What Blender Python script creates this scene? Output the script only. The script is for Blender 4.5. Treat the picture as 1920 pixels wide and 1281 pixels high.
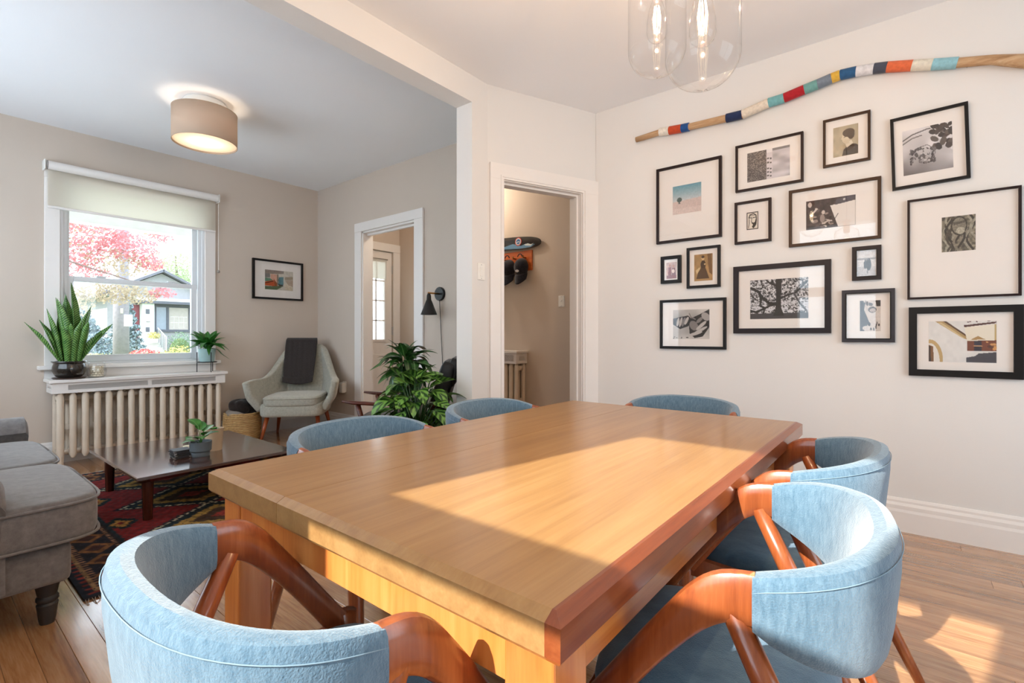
import bpy, bmesh, math, random
import numpy as np
from mathutils import Vector, Matrix, Quaternion
random.seed(7)
for o in list(bpy.data.objects): bpy.data.objects.remove(o)
SC = bpy.context.scene
COL = SC.collection
PI = math.pi
def R(d): return math.radians(d)

# ------------------------------------------------------------------ camera, sky, sun, exposure
cam = bpy.data.cameras.new('camera'); cam_o = bpy.data.objects.new('camera', cam); COL.objects.link(cam_o)
cam_o.location = (0, 0, 1.1); cam_o.rotation_euler = (R(90), 0, R(-51.2))
cam.sensor_width = 36; cam.lens = 17.25; cam.shift_y = -10.5/1920; cam.clip_start = .02; cam.clip_end = 200
SC.camera = cam_o
SC.view_settings.view_transform = 'Standard'; SC.view_settings.look = 'None'
SC.view_settings.gamma = 1; SC.view_settings.use_curve_mapping = False
SC.view_settings.exposure = 0.12
SC.cycles.transparent_max_bounces = 32
w = bpy.data.worlds.new('sky'); SC.world = w; w.use_nodes = True
bg = w.node_tree.nodes['Background']; bg.inputs[0].default_value = (.74, .87, 1.0, 1); bg.inputs[1].default_value = 5.0
sun = bpy.data.lights.new('sun', 'SUN'); sun.energy = 11.0; sun.angle = R(.6); sun.color = (1, .96, .89)
sun_o = bpy.data.objects.new('sun', sun); COL.objects.link(sun_o)
el = R(36.9)
sun_o.rotation_euler = Vector((.984*math.cos(el), -.18*math.cos(el), -math.sin(el))).to_track_quat('-Z', 'Y').to_euler()
sun_o.location = (-8, 3, 7)
def portal(loc, d, sx, sy):
    l = bpy.data.lights.new('window_portal', 'AREA'); l.shape = 'RECTANGLE'; l.size = sx; l.size_y = sy
    l.cycles.is_portal = True
    o = bpy.data.objects.new('window_portal', l); COL.objects.link(o); o.location = loc
    o.rotation_euler = Vector(d).to_track_quat('-Z', 'Z').to_euler()
portal((1.425, 5.90, 1.65), (0, -1, 0), 1.2, 1.7)
portal((-.70, .71, 1.67), (1, 0, 0), .9, 1.6)
portal((-.70, 4.1, 1.7), (1, 0, 0), 2.9, 1.8)
portal((1.6, -2.55, 1.25), (0, 1, 0), 2.6, 2.3)

# ------------------------------------------------------------------ helpers
def lin(c):
    return tuple(((x/255)/12.92 if x/255 <= .04045 else ((x/255+.055)/1.055)**2.4) for x in c)
def bevbox(sx, sy, sz, b, seg=1):
    bm = bmesh.new(); bmesh.ops.create_cube(bm, size=1)
    for v in bm.verts: v.co = Vector((v.co.x*sx, v.co.y*sy, v.co.z*sz))
    if b > 0: bmesh.ops.bevel(bm, geom=list(bm.edges), offset=b, segments=seg, affect='EDGES', profile=.5)
    bm.verts.index_update()
    vs = [tuple(v.co) for v in bm.verts]; fs = [[v.index for v in f.verts] for f in bm.faces]
    bm.free(); return vs, fs
class MB:
    def __init__(s): s.v = []; s.f = []
    def add(s, vs, fs, M=None):
        n = len(s.v)
        s.v += [tuple(M @ Vector(p)) for p in vs] if M else [tuple(p) for p in vs]
        s.f += [[i+n for i in f] for f in fs]; return s
    def box(s, c, d, b=0, rot=(0, 0, 0), seg=1):
        vs, fs = bevbox(d[0], d[1], d[2], b, seg)
        from mathutils import Euler
        return s.add(vs, fs, Matrix.Translation(c) @ Euler(rot).to_matrix().to_4x4())
    def bb(s, x0, x1, y0, y1, z0, z1, b=0, seg=1):
        return s.box(((x0+x1)/2, (y0+y1)/2, (z0+z1)/2), (abs(x1-x0), abs(y1-y0), abs(z1-z0)), b, seg=seg)
    def loft(s, secs, caps=True, closed=False):
        n = len(secs[0]); base = len(s.v)
        for q in secs: s.v += [tuple(p) for p in q]
        m = len(secs)
        for i in range(m if closed else m-1):
            a = base+i*n; b = base+((i+1) % m)*n
            for j in range(n):
                k = (j+1) % n
                s.f.append([a+j, a+k, b+k, b+j])
        if caps and not closed:
            s.f.append([base+j for j in range(n)][::-1]); s.f.append([base+(m-1)*n+j for j in range(n)])
        return s
    def tube(s, pts, rad, n=10, ref=None):
        pts = [Vector(p) for p in pts]; m = len(pts)
        if not hasattr(rad, '__len__'): rad = [rad]*m
        secs = []; up = None
        for i, p in enumerate(pts):
            t = (pts[min(i+1, m-1)]-pts[max(i-1, 0)]).normalized()
            if up is None:
                up = Vector(ref) if ref else (Vector((0, 0, 1)) if abs(t.z) < .9 else Vector((1, 0, 0)))
            u = (up-t*up.dot(t)).normalized(); q = t.cross(u); up = u
            ra = rad[i] if hasattr(rad[i], '__len__') else (rad[i], rad[i])
            secs.append([p+u*(ra[0]*math.cos(2*PI*k/n))+q*(ra[1]*math.sin(2*PI*k/n)) for k in range(n)])
        return s.loft(secs)
    def lathe(s, prof, n=24, c=(0, 0, 0), sq=(1, 1)):
        secs = [[(c[0]+r*sq[0]*math.cos(2*PI*k/n), c[1]+r*sq[1]*math.sin(2*PI*k/n), c[2]+z) for k in range(n)] for r, z in prof]
        return s.loft(secs)
    def prism(s, poly, z0, z1):
        return s.loft([[(x, y, z0) for x, y in poly], [(x, y, z1) for x, y in poly]])
    def extrude(s, poly, vec):
        return s.loft([[tuple(p) for p in poly], [tuple(Vector(p)+Vector(vec)) for p in poly]])
    def grid(s, fn, nu, nv):
        b = len(s.v)
        for i in range(nu+1):
            for j in range(nv+1): s.v.append(tuple(fn(i/nu, j/nv)))
        for i in range(nu):
            for j in range(nv):
                a = b+i*(nv+1)+j; s.f.append([a, a+nv+1, a+nv+2, a+1])
        return s
    def mesh(s, name, mat=None, smooth=False, fix=True):
        me = bpy.data.meshes.new(name); me.from_pydata(s.v, [], s.f)
        if fix:
            bm = bmesh.new(); bm.from_mesh(me); bmesh.ops.recalc_face_normals(bm, faces=bm.faces); bm.to_mesh(me); bm.free()
        if smooth:
            me.polygons.foreach_set('use_smooth', [True]*len(me.polygons))
            if smooth == 'auto':
                me.set_sharp_from_angle(angle=R(38))
        if mat: me.materials.append(mat)
        me.update(); return me
    def build(s, name, mat, parent=None, smooth=False, loc=None, rz=0, fix=True):
        o = bpy.data.objects.new(name, s.mesh(name, mat, smooth, fix)); COL.objects.link(o)
        if parent: o.parent = parent
        if loc: o.location = loc
        if rz: o.rotation_euler.z = rz
        return o
def link(name, me, parent, M=None):
    o = bpy.data.objects.new(name, me); COL.objects.link(o); o.parent = parent
    if M is not None: o.matrix_local = M
    return o
def tag(o, label=None, cat=None, group=None, kind=None):
    if label: o['label'] = label
    if cat: o['category'] = cat
    if group: o['group'] = group
    if kind: o['kind'] = kind
    return o
def thing(name, label, cat, loc=(0, 0, 0), rz=0, group=None):
    o = bpy.data.objects.new(name, None); COL.objects.link(o); o.empty_display_size = .1
    o.location = loc; o.rotation_euler = (0, 0, rz)
    return tag(o, label, cat, group)
def copy_tree(o, parent=None):
    c = o.copy(); COL.objects.link(c); c.parent = parent
    for ch in [k for k in o.children]: copy_tree(ch, c)
    return c
def struct(o, label=None):
    o['kind'] = 'structure'
    if label: o['label'] = label
    return o
def sub(o, lv=1):
    m = o.modifiers.new('subdivision', 'SUBSURF'); m.levels = lv; m.render_levels = lv; return o
def solid(o, t, off=0):
    m = o.modifiers.new('thickness', 'SOLIDIFY'); m.thickness = t; m.offset = off; return o

# ------------------------------------------------------------------ materials
def newmat(name):
    m = bpy.data.materials.new(name); m.use_nodes = True; nt = m.node_tree
    return m, nt, nt.nodes['Principled BSDF']
def N(nt, t, **kw):
    n = nt.nodes.new(t)
    for k, v in kw.items(): setattr(n, k, v)
    return n
def coords(nt, kind='Object', scale=(1, 1, 1), rot=(0, 0, 0)):
    tc = N(nt, 'ShaderNodeTexCoord'); mp = N(nt, 'ShaderNodeMapping')
    mp.inputs['Scale'].default_value = scale; mp.inputs['Rotation'].default_value = rot
    nt.links.new(tc.outputs[kind], mp.inputs['Vector']); return mp.outputs[0]
def ramp(nt, fac, stops):
    r = N(nt, 'ShaderNodeValToRGB'); e = r.color_ramp.elements
    while len(e) < len(stops): e.new(.5)
    for i, (p, c) in enumerate(stops): e[i].position = p; e[i].color = (*c, 1)
    nt.links.new(fac, r.inputs[0]); return r.outputs[0]
def bump(nt, b, h, strength, dist=.01):
    n = N(nt, 'ShaderNodeBump'); n.inputs['Strength'].default_value = strength; n.inputs['Distance'].default_value = dist
    nt.links.new(h, n.inputs['Height']); nt.links.new(n.outputs[0], b.inputs['Normal'])
def plain(name, c, rough=.5, metal=0, var=.06, scale=8, spec=.5, bmp=0, bscale=120, sheen=0, trans=0, coat=0):
    m, nt, b = newmat(name); c = lin(c)
    no = N(nt, 'ShaderNodeTexNoise'); no.inputs['Scale'].default_value = scale; no.inputs['Detail'].default_value = 4
    nt.links.new(coords(nt), no.inputs['Vector'])
    lo = tuple(x*(1-var) for x in c); hi = tuple(min(1, x*(1+var)) for x in c)
    nt.links.new(ramp(nt, no.outputs['Fac'], [(.3, lo), (.7, hi)]), b.inputs['Base Color'])
    b.inputs['Roughness'].default_value = rough; b.inputs['Metallic'].default_value = metal
    b.inputs['Specular IOR Level'].default_value = spec
    if sheen: b.inputs['Sheen Weight'].default_value = sheen; b.inputs['Sheen Roughness'].default_value = .4
    if coat: b.inputs['Coat Weight'].default_value = coat; b.inputs['Coat Roughness'].default_value = .08
    if bmp:
        n2 = N(nt, 'ShaderNodeTexNoise'); n2.inputs['Scale'].default_value = bscale; nt.links.new(coords(nt), n2.inputs['Vector'])
        bump(nt, b, n2.outputs['Fac'], bmp)
    return m
def wood(name, c1, c2, c3, axis='X', rough=.35, scale=1.0, island=.0, coat=0, spec=.5, st=None):
    m, nt, b = newmat(name)
    st = st or {'X': (.6, 9, 9), 'Y': (9, .6, 9), 'Z': (9, 9, .6)}[axis]
    vec = coords(nt, 'Object', tuple(x*scale for x in st))
    geo = N(nt, 'ShaderNodeNewGeometry')
    off = N(nt, 'ShaderNodeVectorMath', operation='MULTIPLY_ADD')
    comb = N(nt, 'ShaderNodeCombineXYZ')
    oi = N(nt, 'ShaderNodeObjectInfo'); sm = N(nt, 'ShaderNodeMath', operation='ADD')
    nt.links.new(geo.outputs['Random Per Island'], sm.inputs[0]); nt.links.new(oi.outputs['Random'], sm.inputs[1])
    for i in range(3): nt.links.new(sm.outputs[0], comb.inputs[i])
    nt.links.new(comb.outputs[0], off.inputs[0]); off.inputs[1].default_value = (37, 53, 29); nt.links.new(vec, off.inputs[2])
    no = N(nt, 'ShaderNodeTexNoise'); no.inputs['Scale'].default_value = 2.2; no.inputs['Detail'].default_value = 8; no.inputs['Roughness'].default_value = .62; no.inputs['Distortion'].default_value = .6
    nt.links.new(off.outputs[0], no.inputs['Vector'])
    fine = N(nt, 'ShaderNodeTexNoise'); fine.inputs['Scale'].default_value = 14; fine.inputs['Detail'].default_value = 3
    nt.links.new(off.outputs[0], fine.inputs['Vector'])
    mx = N(nt, 'ShaderNodeMath', operation='MULTIPLY_ADD'); nt.links.new(fine.outputs['Fac'], mx.inputs[0]); mx.inputs[1].default_value = .35
    nt.links.new(no.outputs['Fac'], mx.inputs[2])
    col = ramp(nt, mx.outputs[0], [(.45, lin(c1)), (.68, lin(c2)), (.9, lin(c3))])
    if island:
        hsv = N(nt, 'ShaderNodeHueSaturation'); nt.links.new(col, hsv.inputs['Color'])
        mr = N(nt, 'ShaderNodeMapRange'); nt.links.new(geo.outputs['Random Per Island'], mr.inputs[0])
        mr.inputs[3].default_value = 1-island; mr.inputs[4].default_value = 1+island*.7
        nt.links.new(mr.outputs[0], hsv.inputs['Value']); col = hsv.outputs[0]
    nt.links.new(col, b.inputs['Base Color'])
    b.inputs['Roughness'].default_value = rough; b.inputs['Specular IOR Level'].default_value = spec
    if coat: b.inputs['Coat Weight'].default_value = coat; b.inputs['Coat Roughness'].default_value = .12
    bump(nt, b, mx.outputs[0], .06, .004)
    return m
def fabric(name, c1, c2, scale=60, rough=.9, sheen=.3, stretch=(1, 1, 1), bmp=.35, fine=500):
    m, nt, b = newmat(name)
    vec = coords(nt, 'Object', stretch)
    no = N(nt, 'ShaderNodeTexNoise'); no.inputs['Scale'].default_value = scale; no.inputs['Detail'].default_value = 6; no.inputs['Roughness'].default_value = .7
    nt.links.new(vec, no.inputs['Vector'])
    nt.links.new(ramp(nt, no.outputs['Fac'], [(.32, lin(c1)), (.7, lin(c2))]), b.inputs['Base Color'])
    b.inputs['Roughness'].default_value = rough; b.inputs['Sheen Weight'].default_value = sheen; b.inputs['Sheen Roughness'].default_value = .5
    b.inputs['Specular IOR Level'].default_value = .2
    n2 = N(nt, 'ShaderNodeTexNoise'); n2.inputs['Scale'].default_value = fine; n2.inputs['Detail'].default_value = 2
    nt.links.new(coords(nt), n2.inputs['Vector']); bump(nt, b, n2.outputs['Fac'], bmp, .002)
    return m
def thinglass(name, tint=(1, 1, 1), base=.04, rough=.02, ior=1.5, edge=1.0):
    m, nt, b = newmat(name); nt.nodes.remove(b)
    out = nt.nodes['Material Output']
    tr = N(nt, 'ShaderNodeBsdfTransparent'); tr.inputs[0].default_value = (*tint, 1)
    gl = N(nt, 'ShaderNodeBsdfGlossy'); gl.inputs['Roughness'].default_value = rough
    lw = N(nt, 'ShaderNodeLayerWeight'); lw.inputs['Blend'].default_value = .5
    pw = N(nt, 'ShaderNodeMath', operation='POWER'); pw.inputs[1].default_value = 4.0; nt.links.new(lw.outputs['Facing'], pw.inputs[0])
    mu = N(nt, 'ShaderNodeMath', operation='MULTIPLY_ADD'); mu.inputs[1].default_value = edge*(1-base); mu.inputs[2].default_value = base; nt.links.new(pw.outputs[0], mu.inputs[0])
    mx = N(nt, 'ShaderNodeMixShader'); nt.links.new(mu.outputs[0], mx.inputs[0])
    nt.links.new(tr.outputs[0], mx.inputs[1]); nt.links.new(gl.outputs[0], mx.inputs[2]); nt.links.new(mx.outputs[0], out.inputs[0])
    return m
def translucent(name, c, fac=.5, tc=None):
    m, nt, b = newmat(name); nt.nodes.remove(b); out = nt.nodes['Material Output']
    d = N(nt, 'ShaderNodeBsdfDiffuse'); d.inputs[0].default_value = (*lin(c), 1)
    t = N(nt, 'ShaderNodeBsdfTranslucent'); t.inputs[0].default_value = (*lin(tc or c), 1)
    no = N(nt, 'ShaderNodeTexNoise'); no.inputs['Scale'].default_value = 300; nt.links.new(coords(nt), no.inputs['Vector'])
    bu = N(nt, 'ShaderNodeBump'); bu.inputs['Strength'].default_value = .1; bu.inputs['Distance'].default_value = .002
    nt.links.new(no.outputs['Fac'], bu.inputs['Height']); nt.links.new(bu.outputs[0], d.inputs['Normal'])
    mx = N(nt, 'ShaderNodeMixShader'); mx.inputs[0].default_value = fac
    nt.links.new(d.outputs[0], mx.inputs[1]); nt.links.new(t.outputs[0], mx.inputs[2]); nt.links.new(mx.outputs[0], out.inputs[0])
    return m
def emit(name, c, s):
    m, nt, b = newmat(name); b.inputs['Base Color'].default_value = (*c, 1)
    b.inputs['Emission Color'].default_value = (*c, 1); b.inputs['Emission Strength'].default_value = s; return m
def printmat(name, rough=.5):
    m, nt, b = newmat(name); a = N(nt, 'ShaderNodeVertexColor'); a.layer_name = 'ink'
    nt.links.new(a.outputs[0], b.inputs['Base Color']); b.inputs['Roughness'].default_value = rough
    b.inputs['Specular IOR Level'].default_value = .2; return m
M = {}
M['wall'] = plain('wall_paint', (228, 225, 221), .75, var=.012, scale=1.5, spec=.25, bmp=.05, bscale=250)
M['greige'] = plain('greige_paint', (206, 192, 178), .75, var=.012, scale=1.5, spec=.25, bmp=.05, bscale=250)
M['ceil'] = plain('ceiling_paint', (242, 242, 243), .8, var=.01, scale=1.2, spec=.2, bmp=.05, bscale=200)
M['trim'] = plain('trim_paint', (236, 231, 226), .4, var=.012, scale=5)
M['sash'] = plain('sash_vinyl', (226, 228, 230), .35, var=.01)
M['oakfloor'] = wood('oak_floor', (136, 92, 58), (176, 128, 86), (196, 152, 110), 'Y', .2, 1.5, island=.14, spec=1.0, coat=1.0)
M['subfloor'] = plain('floor_gap', (52, 34, 22), .8)
M['tabletop'] = wood('table_top_veneer', (144, 104, 62), (158, 118, 72), (167, 129, 82), 'X', .28, 1.3, coat=.3, st=(.35, 9, 9))
M['tableshaded'] = wood('table_shaded_edge', (110, 50, 24), (130, 64, 32), (144, 78, 42), 'X', .28, 1.3, coat=.4)  # redder, darker copy of the table wood; shade put into the colour
M['tablewood'] = wood('table_frame_wood', (186, 104, 46), (208, 132, 66), (220, 150, 84), 'X', .32, .7, coat=.2)
M['tableleg'] = wood('table_leg_wood', (186, 100, 44), (204, 124, 60), (216, 142, 78), 'Z', .32, .7, coat=.2)
M['teak'] = wood('teak', (118, 54, 26), (148, 76, 38), (170, 96, 54), 'Z', .28, 1.2, coat=.3)
M['denim'] = fabric('blue_denim', (74, 103, 124), (108, 134, 152), 70, sheen=.45, stretch=(2, 2, .45), bmp=.65, fine=340)
M['denimseat'] = fabric('blue_denim_seat', (62, 94, 120), (92, 124, 146), 26, sheen=.35, stretch=(1, .5, 1), bmp=.6, fine=420)
M['walnut'] = wood('dark_walnut', (44, 22, 16), (66, 34, 24), (86, 46, 32), 'X', .14, .8, coat=1.0, spec=.9)
M['walnutleg'] = wood('dark_walnut_leg', (48, 20, 14), (70, 32, 22), (88, 44, 30), 'Z', .25, 1)
M['glass'] = thinglass('clear_glass')
M['windowglass'] = thinglass('window_glass', (.97, .985, .98), edge=.9)
M['jar'] = thinglass('jar_glass', (.985, .98, .975), rough=.03, base=.03, edge=1.0)
M['black'] = plain('black_metal', (22, 22, 23), .4, var=.1)
M['brass'] = plain('brass', (176, 128, 74), .3, metal=1)
M['copper'] = plain('copper', (190, 130, 96), .3, metal=1)
M['chrome'] = plain('steel', (190, 190, 190), .25, metal=1)
M['white_plastic'] = plain('white_plastic', (240, 238, 232), .35, var=.01)
M['radiator'] = plain('radiator_paint', (218, 202, 182), .45, var=.04, scale=12, bmp=.15, bscale=60)
M['print'] = printmat('photo_print')
# ------------------------------------------------------------------ the setting
CZ = 2.91                     # ceiling height
YS, YT = 2.35, 2.50           # divider wall between dining and living room
XG, XL, XH = 3.54, 3.26, 4.30 # gallery wall, living right wall, hall wall
YW = 5.74                     # front (window) wall
YB, XB = -2.4, -.55           # back wall and left wall
def wall(mb, ax, a0, a1, p0, p1, z0, z1, holes=()):
    def put(a, b, c, d):
        if b-a > 1e-4 and d-c > 1e-4:
            mb.bb(a, b, p0, p1, c, d) if ax == 'X' else mb.bb(p0, p1, a, b, c, d)
    cur = a0
    for h0, h1, k0, k1 in sorted(holes):
        put(cur, h0, z0, z1); put(h0, h1, z0, k0); put(h0, h1, k1, z1); cur = h1
    put(cur, a1, z0, z1); return mb
fl = struct(MB().bb(XB-.2, XH+.12, YB-.2, YW+.2, -.14, -.016).build('floor', M['subfloor']), 'strip oak floor with a worn glossy finish')
# oak strips running along the room; the ones in view are single boards
PW = .084; boards = []
rnd = random.Random(3); x = XB
while x < XH:
    y = YB-rnd.random()*1.0
    while y < YW:
        L = rnd.uniform(.85, 1.75); boards.append((x, max(y, YB), min(y+L, YW))); y += L
    x += PW
def vis(b):
    xm = b[0]+PW/2; ym = (b[1]+b[2])/2
    F = xm*.7793+ym*.6266; r = xm*.6266-ym*.7793
    if F < .45 or abs(r/F) > 1.35 or xm > XG+.2: return -1
    return 1/F
boards = [b for b in boards if b[2]-b[1] > .02]
boards.sort(key=vis, reverse=True)
def board(mb, x, y0, y1):
    b = .001; xa, xb = x+.0003, x+PW-.0003; ya, yb = y0+.0003, y1-.0003
    lo = [(xa, ya, -.014), (xb, ya, -.014), (xb, yb, -.014), (xa, yb, -.014)]
    mid = [(p[0], p[1], -b) for p in lo]
    up = [(xa+b, ya+b, 0), (xb-b, ya+b, 0), (xb-b, yb-b, 0), (xa+b, yb-b, 0)]
    mb.loft([lo, mid, up])
rest = MB()
for i, (bx, y0, y1) in enumerate(boards):
    if i < 290 and vis((bx, y0, y1)) > 0:
        m_ = MB(); board(m_, 0, 0, y1-y0)
        o = m_.build('floor_board', M['oakfloor'], fl, loc=(bx, y0, 0), fix=False)
    else: board(rest, bx, y0, y1)
tag(rest.build('floor_board_field', M['oakfloor'], fl, fix=False), kind='stuff')
# per board tint for the single boards comes from the object, see the floor material
def board_tint():
    nt = M['oakfloor'].node_tree; b = nt.nodes['Principled BSDF']
    oi = N(nt, 'ShaderNodeObjectInfo'); src = b.inputs['Base Color'].links[0].from_socket
    h = N(nt, 'ShaderNodeHueSaturation'); mr = N(nt, 'ShaderNodeMapRange')
    mr.inputs[3].default_value = .80; mr.inputs[4].default_value = 1.14
    nt.links.new(oi.outputs['Random'], mr.inputs[0]); nt.links.new(mr.outputs[0], h.inputs['Value'])
    nt.links.new(src, h.inputs['Color']); nt.links.new(h.outputs[0], b.inputs['Base Color'])
board_tint()
struct(MB().bb(XB-.2, XH+.12, YB-.2, YW+.2, CZ, CZ+.12).build('ceiling', M['ceil']), 'pale painted ceiling')
struct(wall(MB(), 'Y', YB, 1.97, XG, XG+.12, 0, CZ).build('wall_right', M['wall']), 'white wall hung with framed pictures')
# divider: stub and the beam across the wide opening
dv = MB(); dv.bb(2.48, 2.66, YS, YT, 0, CZ); dv.bb(XB, 2.48, YS, YT, 2.725, CZ)
struct(dv.build('wall_divider', M['wall']), 'short wall stub and ceiling beam between the two rooms')
# angled wall with the doorway
Bp = Vector((2.64, YS, 0)); Cp = Vector((XG+.02, 1.965, 0)); Dd = (Cp-Bp); LD = Dd.length; Dd.normalize(); Nn = Vector((-Dd.y, Dd.x, 0))
def dw(s, n, z): p = Bp+Dd*s+Nn*n; return (p.x, p.y, z)
def dbox(mb, s0, s1, n0, n1, z0, z1):
    mb.loft([[dw(s0, n0, z0), dw(s1, n0, z0), dw(s1, n1, z0), dw(s0, n1, z0)], [dw(s0, n0, z1), dw(s1, n0, z1), dw(s1, n1, z1), dw(s0, n1, z1)]])
DO0, DO1, DOZ = .13, .83, 2.235
dg = MB(); dbox(dg, 0, DO0-.02, 0, .15, 0, CZ); dbox(dg, DO1+.02, LD+.06, 0, .15, 0, CZ); dbox(dg, DO0-.02, DO1+.02, 0, .15, DOZ+.02, CZ)
struct(dg.build('wall_diagonal', M['wall']), 'angled wall with the hall doorway')
t1 = struct(bpy.data.objects.new('trim_1', None)); COL.objects.link(t1); t1['label'] = 'painted casing around the hall doorway'
def dpart(name, *a):
    m = MB()
    for q in a: dbox(m, *q)
    m.build(name, M['trim'], t1)
dpart('side_casing', (.015, DO0-.005, -.022, 0, 0, DOZ+.005)); dpart('side_casing', (DO1+.005, LD-.012, -.022, 0, 0, DOZ+.005))
dpart('head_casing', (.015, LD-.012, -.024, 0, DOZ+.005, DOZ+.115))
dpart('jamb', (DO0-.02, DO0, -.005, .155, 0, DOZ)); dpart('jamb', (DO1, DO1+.02, -.005, .155, 0, DOZ))
dpart('head_jamb', (DO0-.02, DO1+.02, -.005, .155, DOZ, DOZ+.02))
dpart('door_stop', (DO1-.014, DO1, .04, .085, 0, DOZ-.012)); dpart('door_stop', (DO0, DO0+.014, .04, .085, 0, DOZ-.012)); dpart('door_stop', (DO0, DO1, .04, .085, DOZ-.014, DOZ))
dpart('casing_bead', (DO1+.02, DO1+.032, -.03, -.02, 0, DOZ+.02)); dpart('casing_bead', (DO0-.032, DO0-.02, -.03, -.02, 0, DOZ+.02)); dpart('casing_bead', (DO0-.032, DO1+.032, -.03, -.02, DOZ+.02, DOZ+.032))
# living room right wall with a cased opening, and the short partition hidden behind the stub
OY0, OY1, OZ = 3.875, 4.785, 2.275
struct(wall(MB(), 'Y', 3.02, YW, XL, XL+.12, 0, CZ, [(OY0, OY1, 0, OZ)]).build('wall_living', M['greige']), 'pale grey living room side wall')
struct(MB().prism([(2.5, 2.49), (2.66, 2.44), (3.38, 2.92), (3.38, 3.12), (3.26, 3.16)], 0, CZ).build('wall_partition', M['greige']), 'wall between living room and hall')
t2 = struct(bpy.data.objects.new('trim_2', None)); COL.objects.link(t2); t2['label'] = 'white casing around the living room opening'
for (a, b) in ((OY0-.135, OY0-.0), (OY1, OY1+.125)):
    MB().bb(XL-.024, XL, a, b, 0, OZ, .003).build('side_casing', M['trim'], t2)
MB().bb(XL-.026, XL, OY0-.135, OY1+.125, OZ, OZ+.10, .003).build('head_casing', M['trim'], t2)
MB().bb(XL-.004, XL+.125, OY0, OY0+.018, 0, OZ).build('jamb', M['trim'], t2); MB().bb(XL-.004, XL+.125, OY1-.018, OY1, 0, OZ).build('jamb', M['trim'], t2)
MB().bb(XL-.004, XL+.125, OY0, OY1, OZ-.018, OZ).build('head_jamb', M['trim'], t2)
MB().bb(XL+.05, XL+.08, OY0, OY1, OZ-.04, OZ-.018).build('door_stop', M['trim'], t2)
# front wall with the living room window, front wall of the vestibule, hall walls
WX0, WX1, WZ0, WZ1 = .861, 1.99, .845, 2.46
struct(wall(MB(), 'X', XB-.2, XL+.12, YW, YW+.2, 0, CZ, [(WX0, WX1, WZ0, WZ1)]).build('wall_front', M['greige']), 'beige front wall with the street window')
FY = 5.45; FX0, FX1, FZ = 3.42, 4.19, 2.235
struct(wall(MB(), 'X', XL+.12, XH+.1, FY, FY+.16, 0, CZ, [(FX0, FX1, 0, FZ)]).build('wall_vestibule', M['greige']), 'entry wall around the front door')
struct(wall(MB(), 'Y', 1.4, FY+.16, XH, XH+.12, 0, CZ).build('wall_hall', M['greige']), 'grey hall wall')
struct(wall(MB(), 'X', XG+.06, XH+.1, 1.4, 1.5, 0, CZ).build('wall_hall_end', M['greige']))
SV = (2.75, 5.45, .9, 2.55)
SW = (.30, 1.151, .93, 2.55)
struct(wall(MB(), 'Y', YB-.2, YW, XB-.2, XB, 0, CZ, [SW, SV]).build('wall_left', M['wall']), 'wall behind the near end of the dining table')
BW = (.45, 2.75, .15, 2.35)
struct(wall(MB(), 'X', XB, XG+.1, YB-.2, YB, 0, CZ, [BW]).build('wall_back', M['wall']), 'back wall of the dining room')
# baseboards with a stepped profile
def base(name, pts, side, lab=None):
    prof = [(0, 0), (.022, 0), (.022, .11), (.018, .125), (.018, .145), (.011, .16), (.011, .172), (.005, .185), (0, .185)]
    m = MB()
    for (p, q) in zip(pts[:-1], pts[1:]):
        p = Vector((*p, 0)); q = Vector((*q, 0)); d = (q-p).normalized(); n = Vector((-d.y, d.x, 0))*side
        m.loft([[tuple(e+n*a+Vector((0, 0, z))) for a, z in prof] for e in (p, q)])
    struct(m.build(name, M['trim']), lab)
base('baseboard_right', [(XG, YB), (XG, 1.95)], 1, 'tall white baseboard below the picture wall')
base('baseboard_front', [(XB, YW), (XL, YW)], -1)
base('baseboard_living', [(XL, OY1+.126), (XL, YW)], 1); base('baseboard_living', [(XL, 3.2), (XL, OY0-.136)], 1)
base('baseboard_stub', [(2.48, YS), (2.635, YS)], -1)
base('baseboard_hall', [(XH, 1.5), (XH, FY)], 1)
# ---- living room window: casing, stool, apron, two sashes with panes
w1 = struct(bpy.data.objects.new('window_1', None)); COL.objects.link(w1); w1['label'] = 'white double hung window onto the street'
YF = YW-.02
MB().bb(WX0-.1, WX0, YF, YW, WZ0-.03, WZ1, .003).build('side_casing', M['trim'], w1); MB().bb(WX1, WX1+.1, YF, YW, WZ0-.03, WZ1, .003).build('side_casing', M['trim'], w1)
MB().bb(WX0-.1, WX1+.1, YF-.003, YW, WZ1, WZ1+.11, .003).build('head_casing', M['trim'], w1)
MB().bb(WX0-.145, WX1+.135, YW-.075, YW+.06, WZ0-.035, WZ0, .008, 2).build('stool', M['trim'], w1)
MB().bb(WX0-.1, WX1+.1, YF, YW, WZ0-.11, WZ0-.035).build('apron', M['trim'], w1)
for a, b in ((WX0, WX0+.02), (WX1-.02, WX1)):
    MB().bb(a, b, YW+.0, YW+.2, WZ0, WZ1).build('jamb_liner', M['sash'], w1)
MB().bb(WX0+.02, WX0+.05, YW+.03, YW+.055, WZ0, WZ1).build('sash_track', M['sash'], w1); MB().bb(WX1-.05, WX1-.02, YW+.03, YW+.055, WZ0, WZ1).build('sash_track', M['sash'], w1)
MB().bb(WX0, WX1, YW, YW+.2, WZ1-.02, WZ1).build('head_liner', M['sash'], w1)
MB().bb(WX0, WX1, YW+.02, YW+.2, WZ0, WZ0+.02).build('sill_liner', M['sash'], w1)
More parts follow.
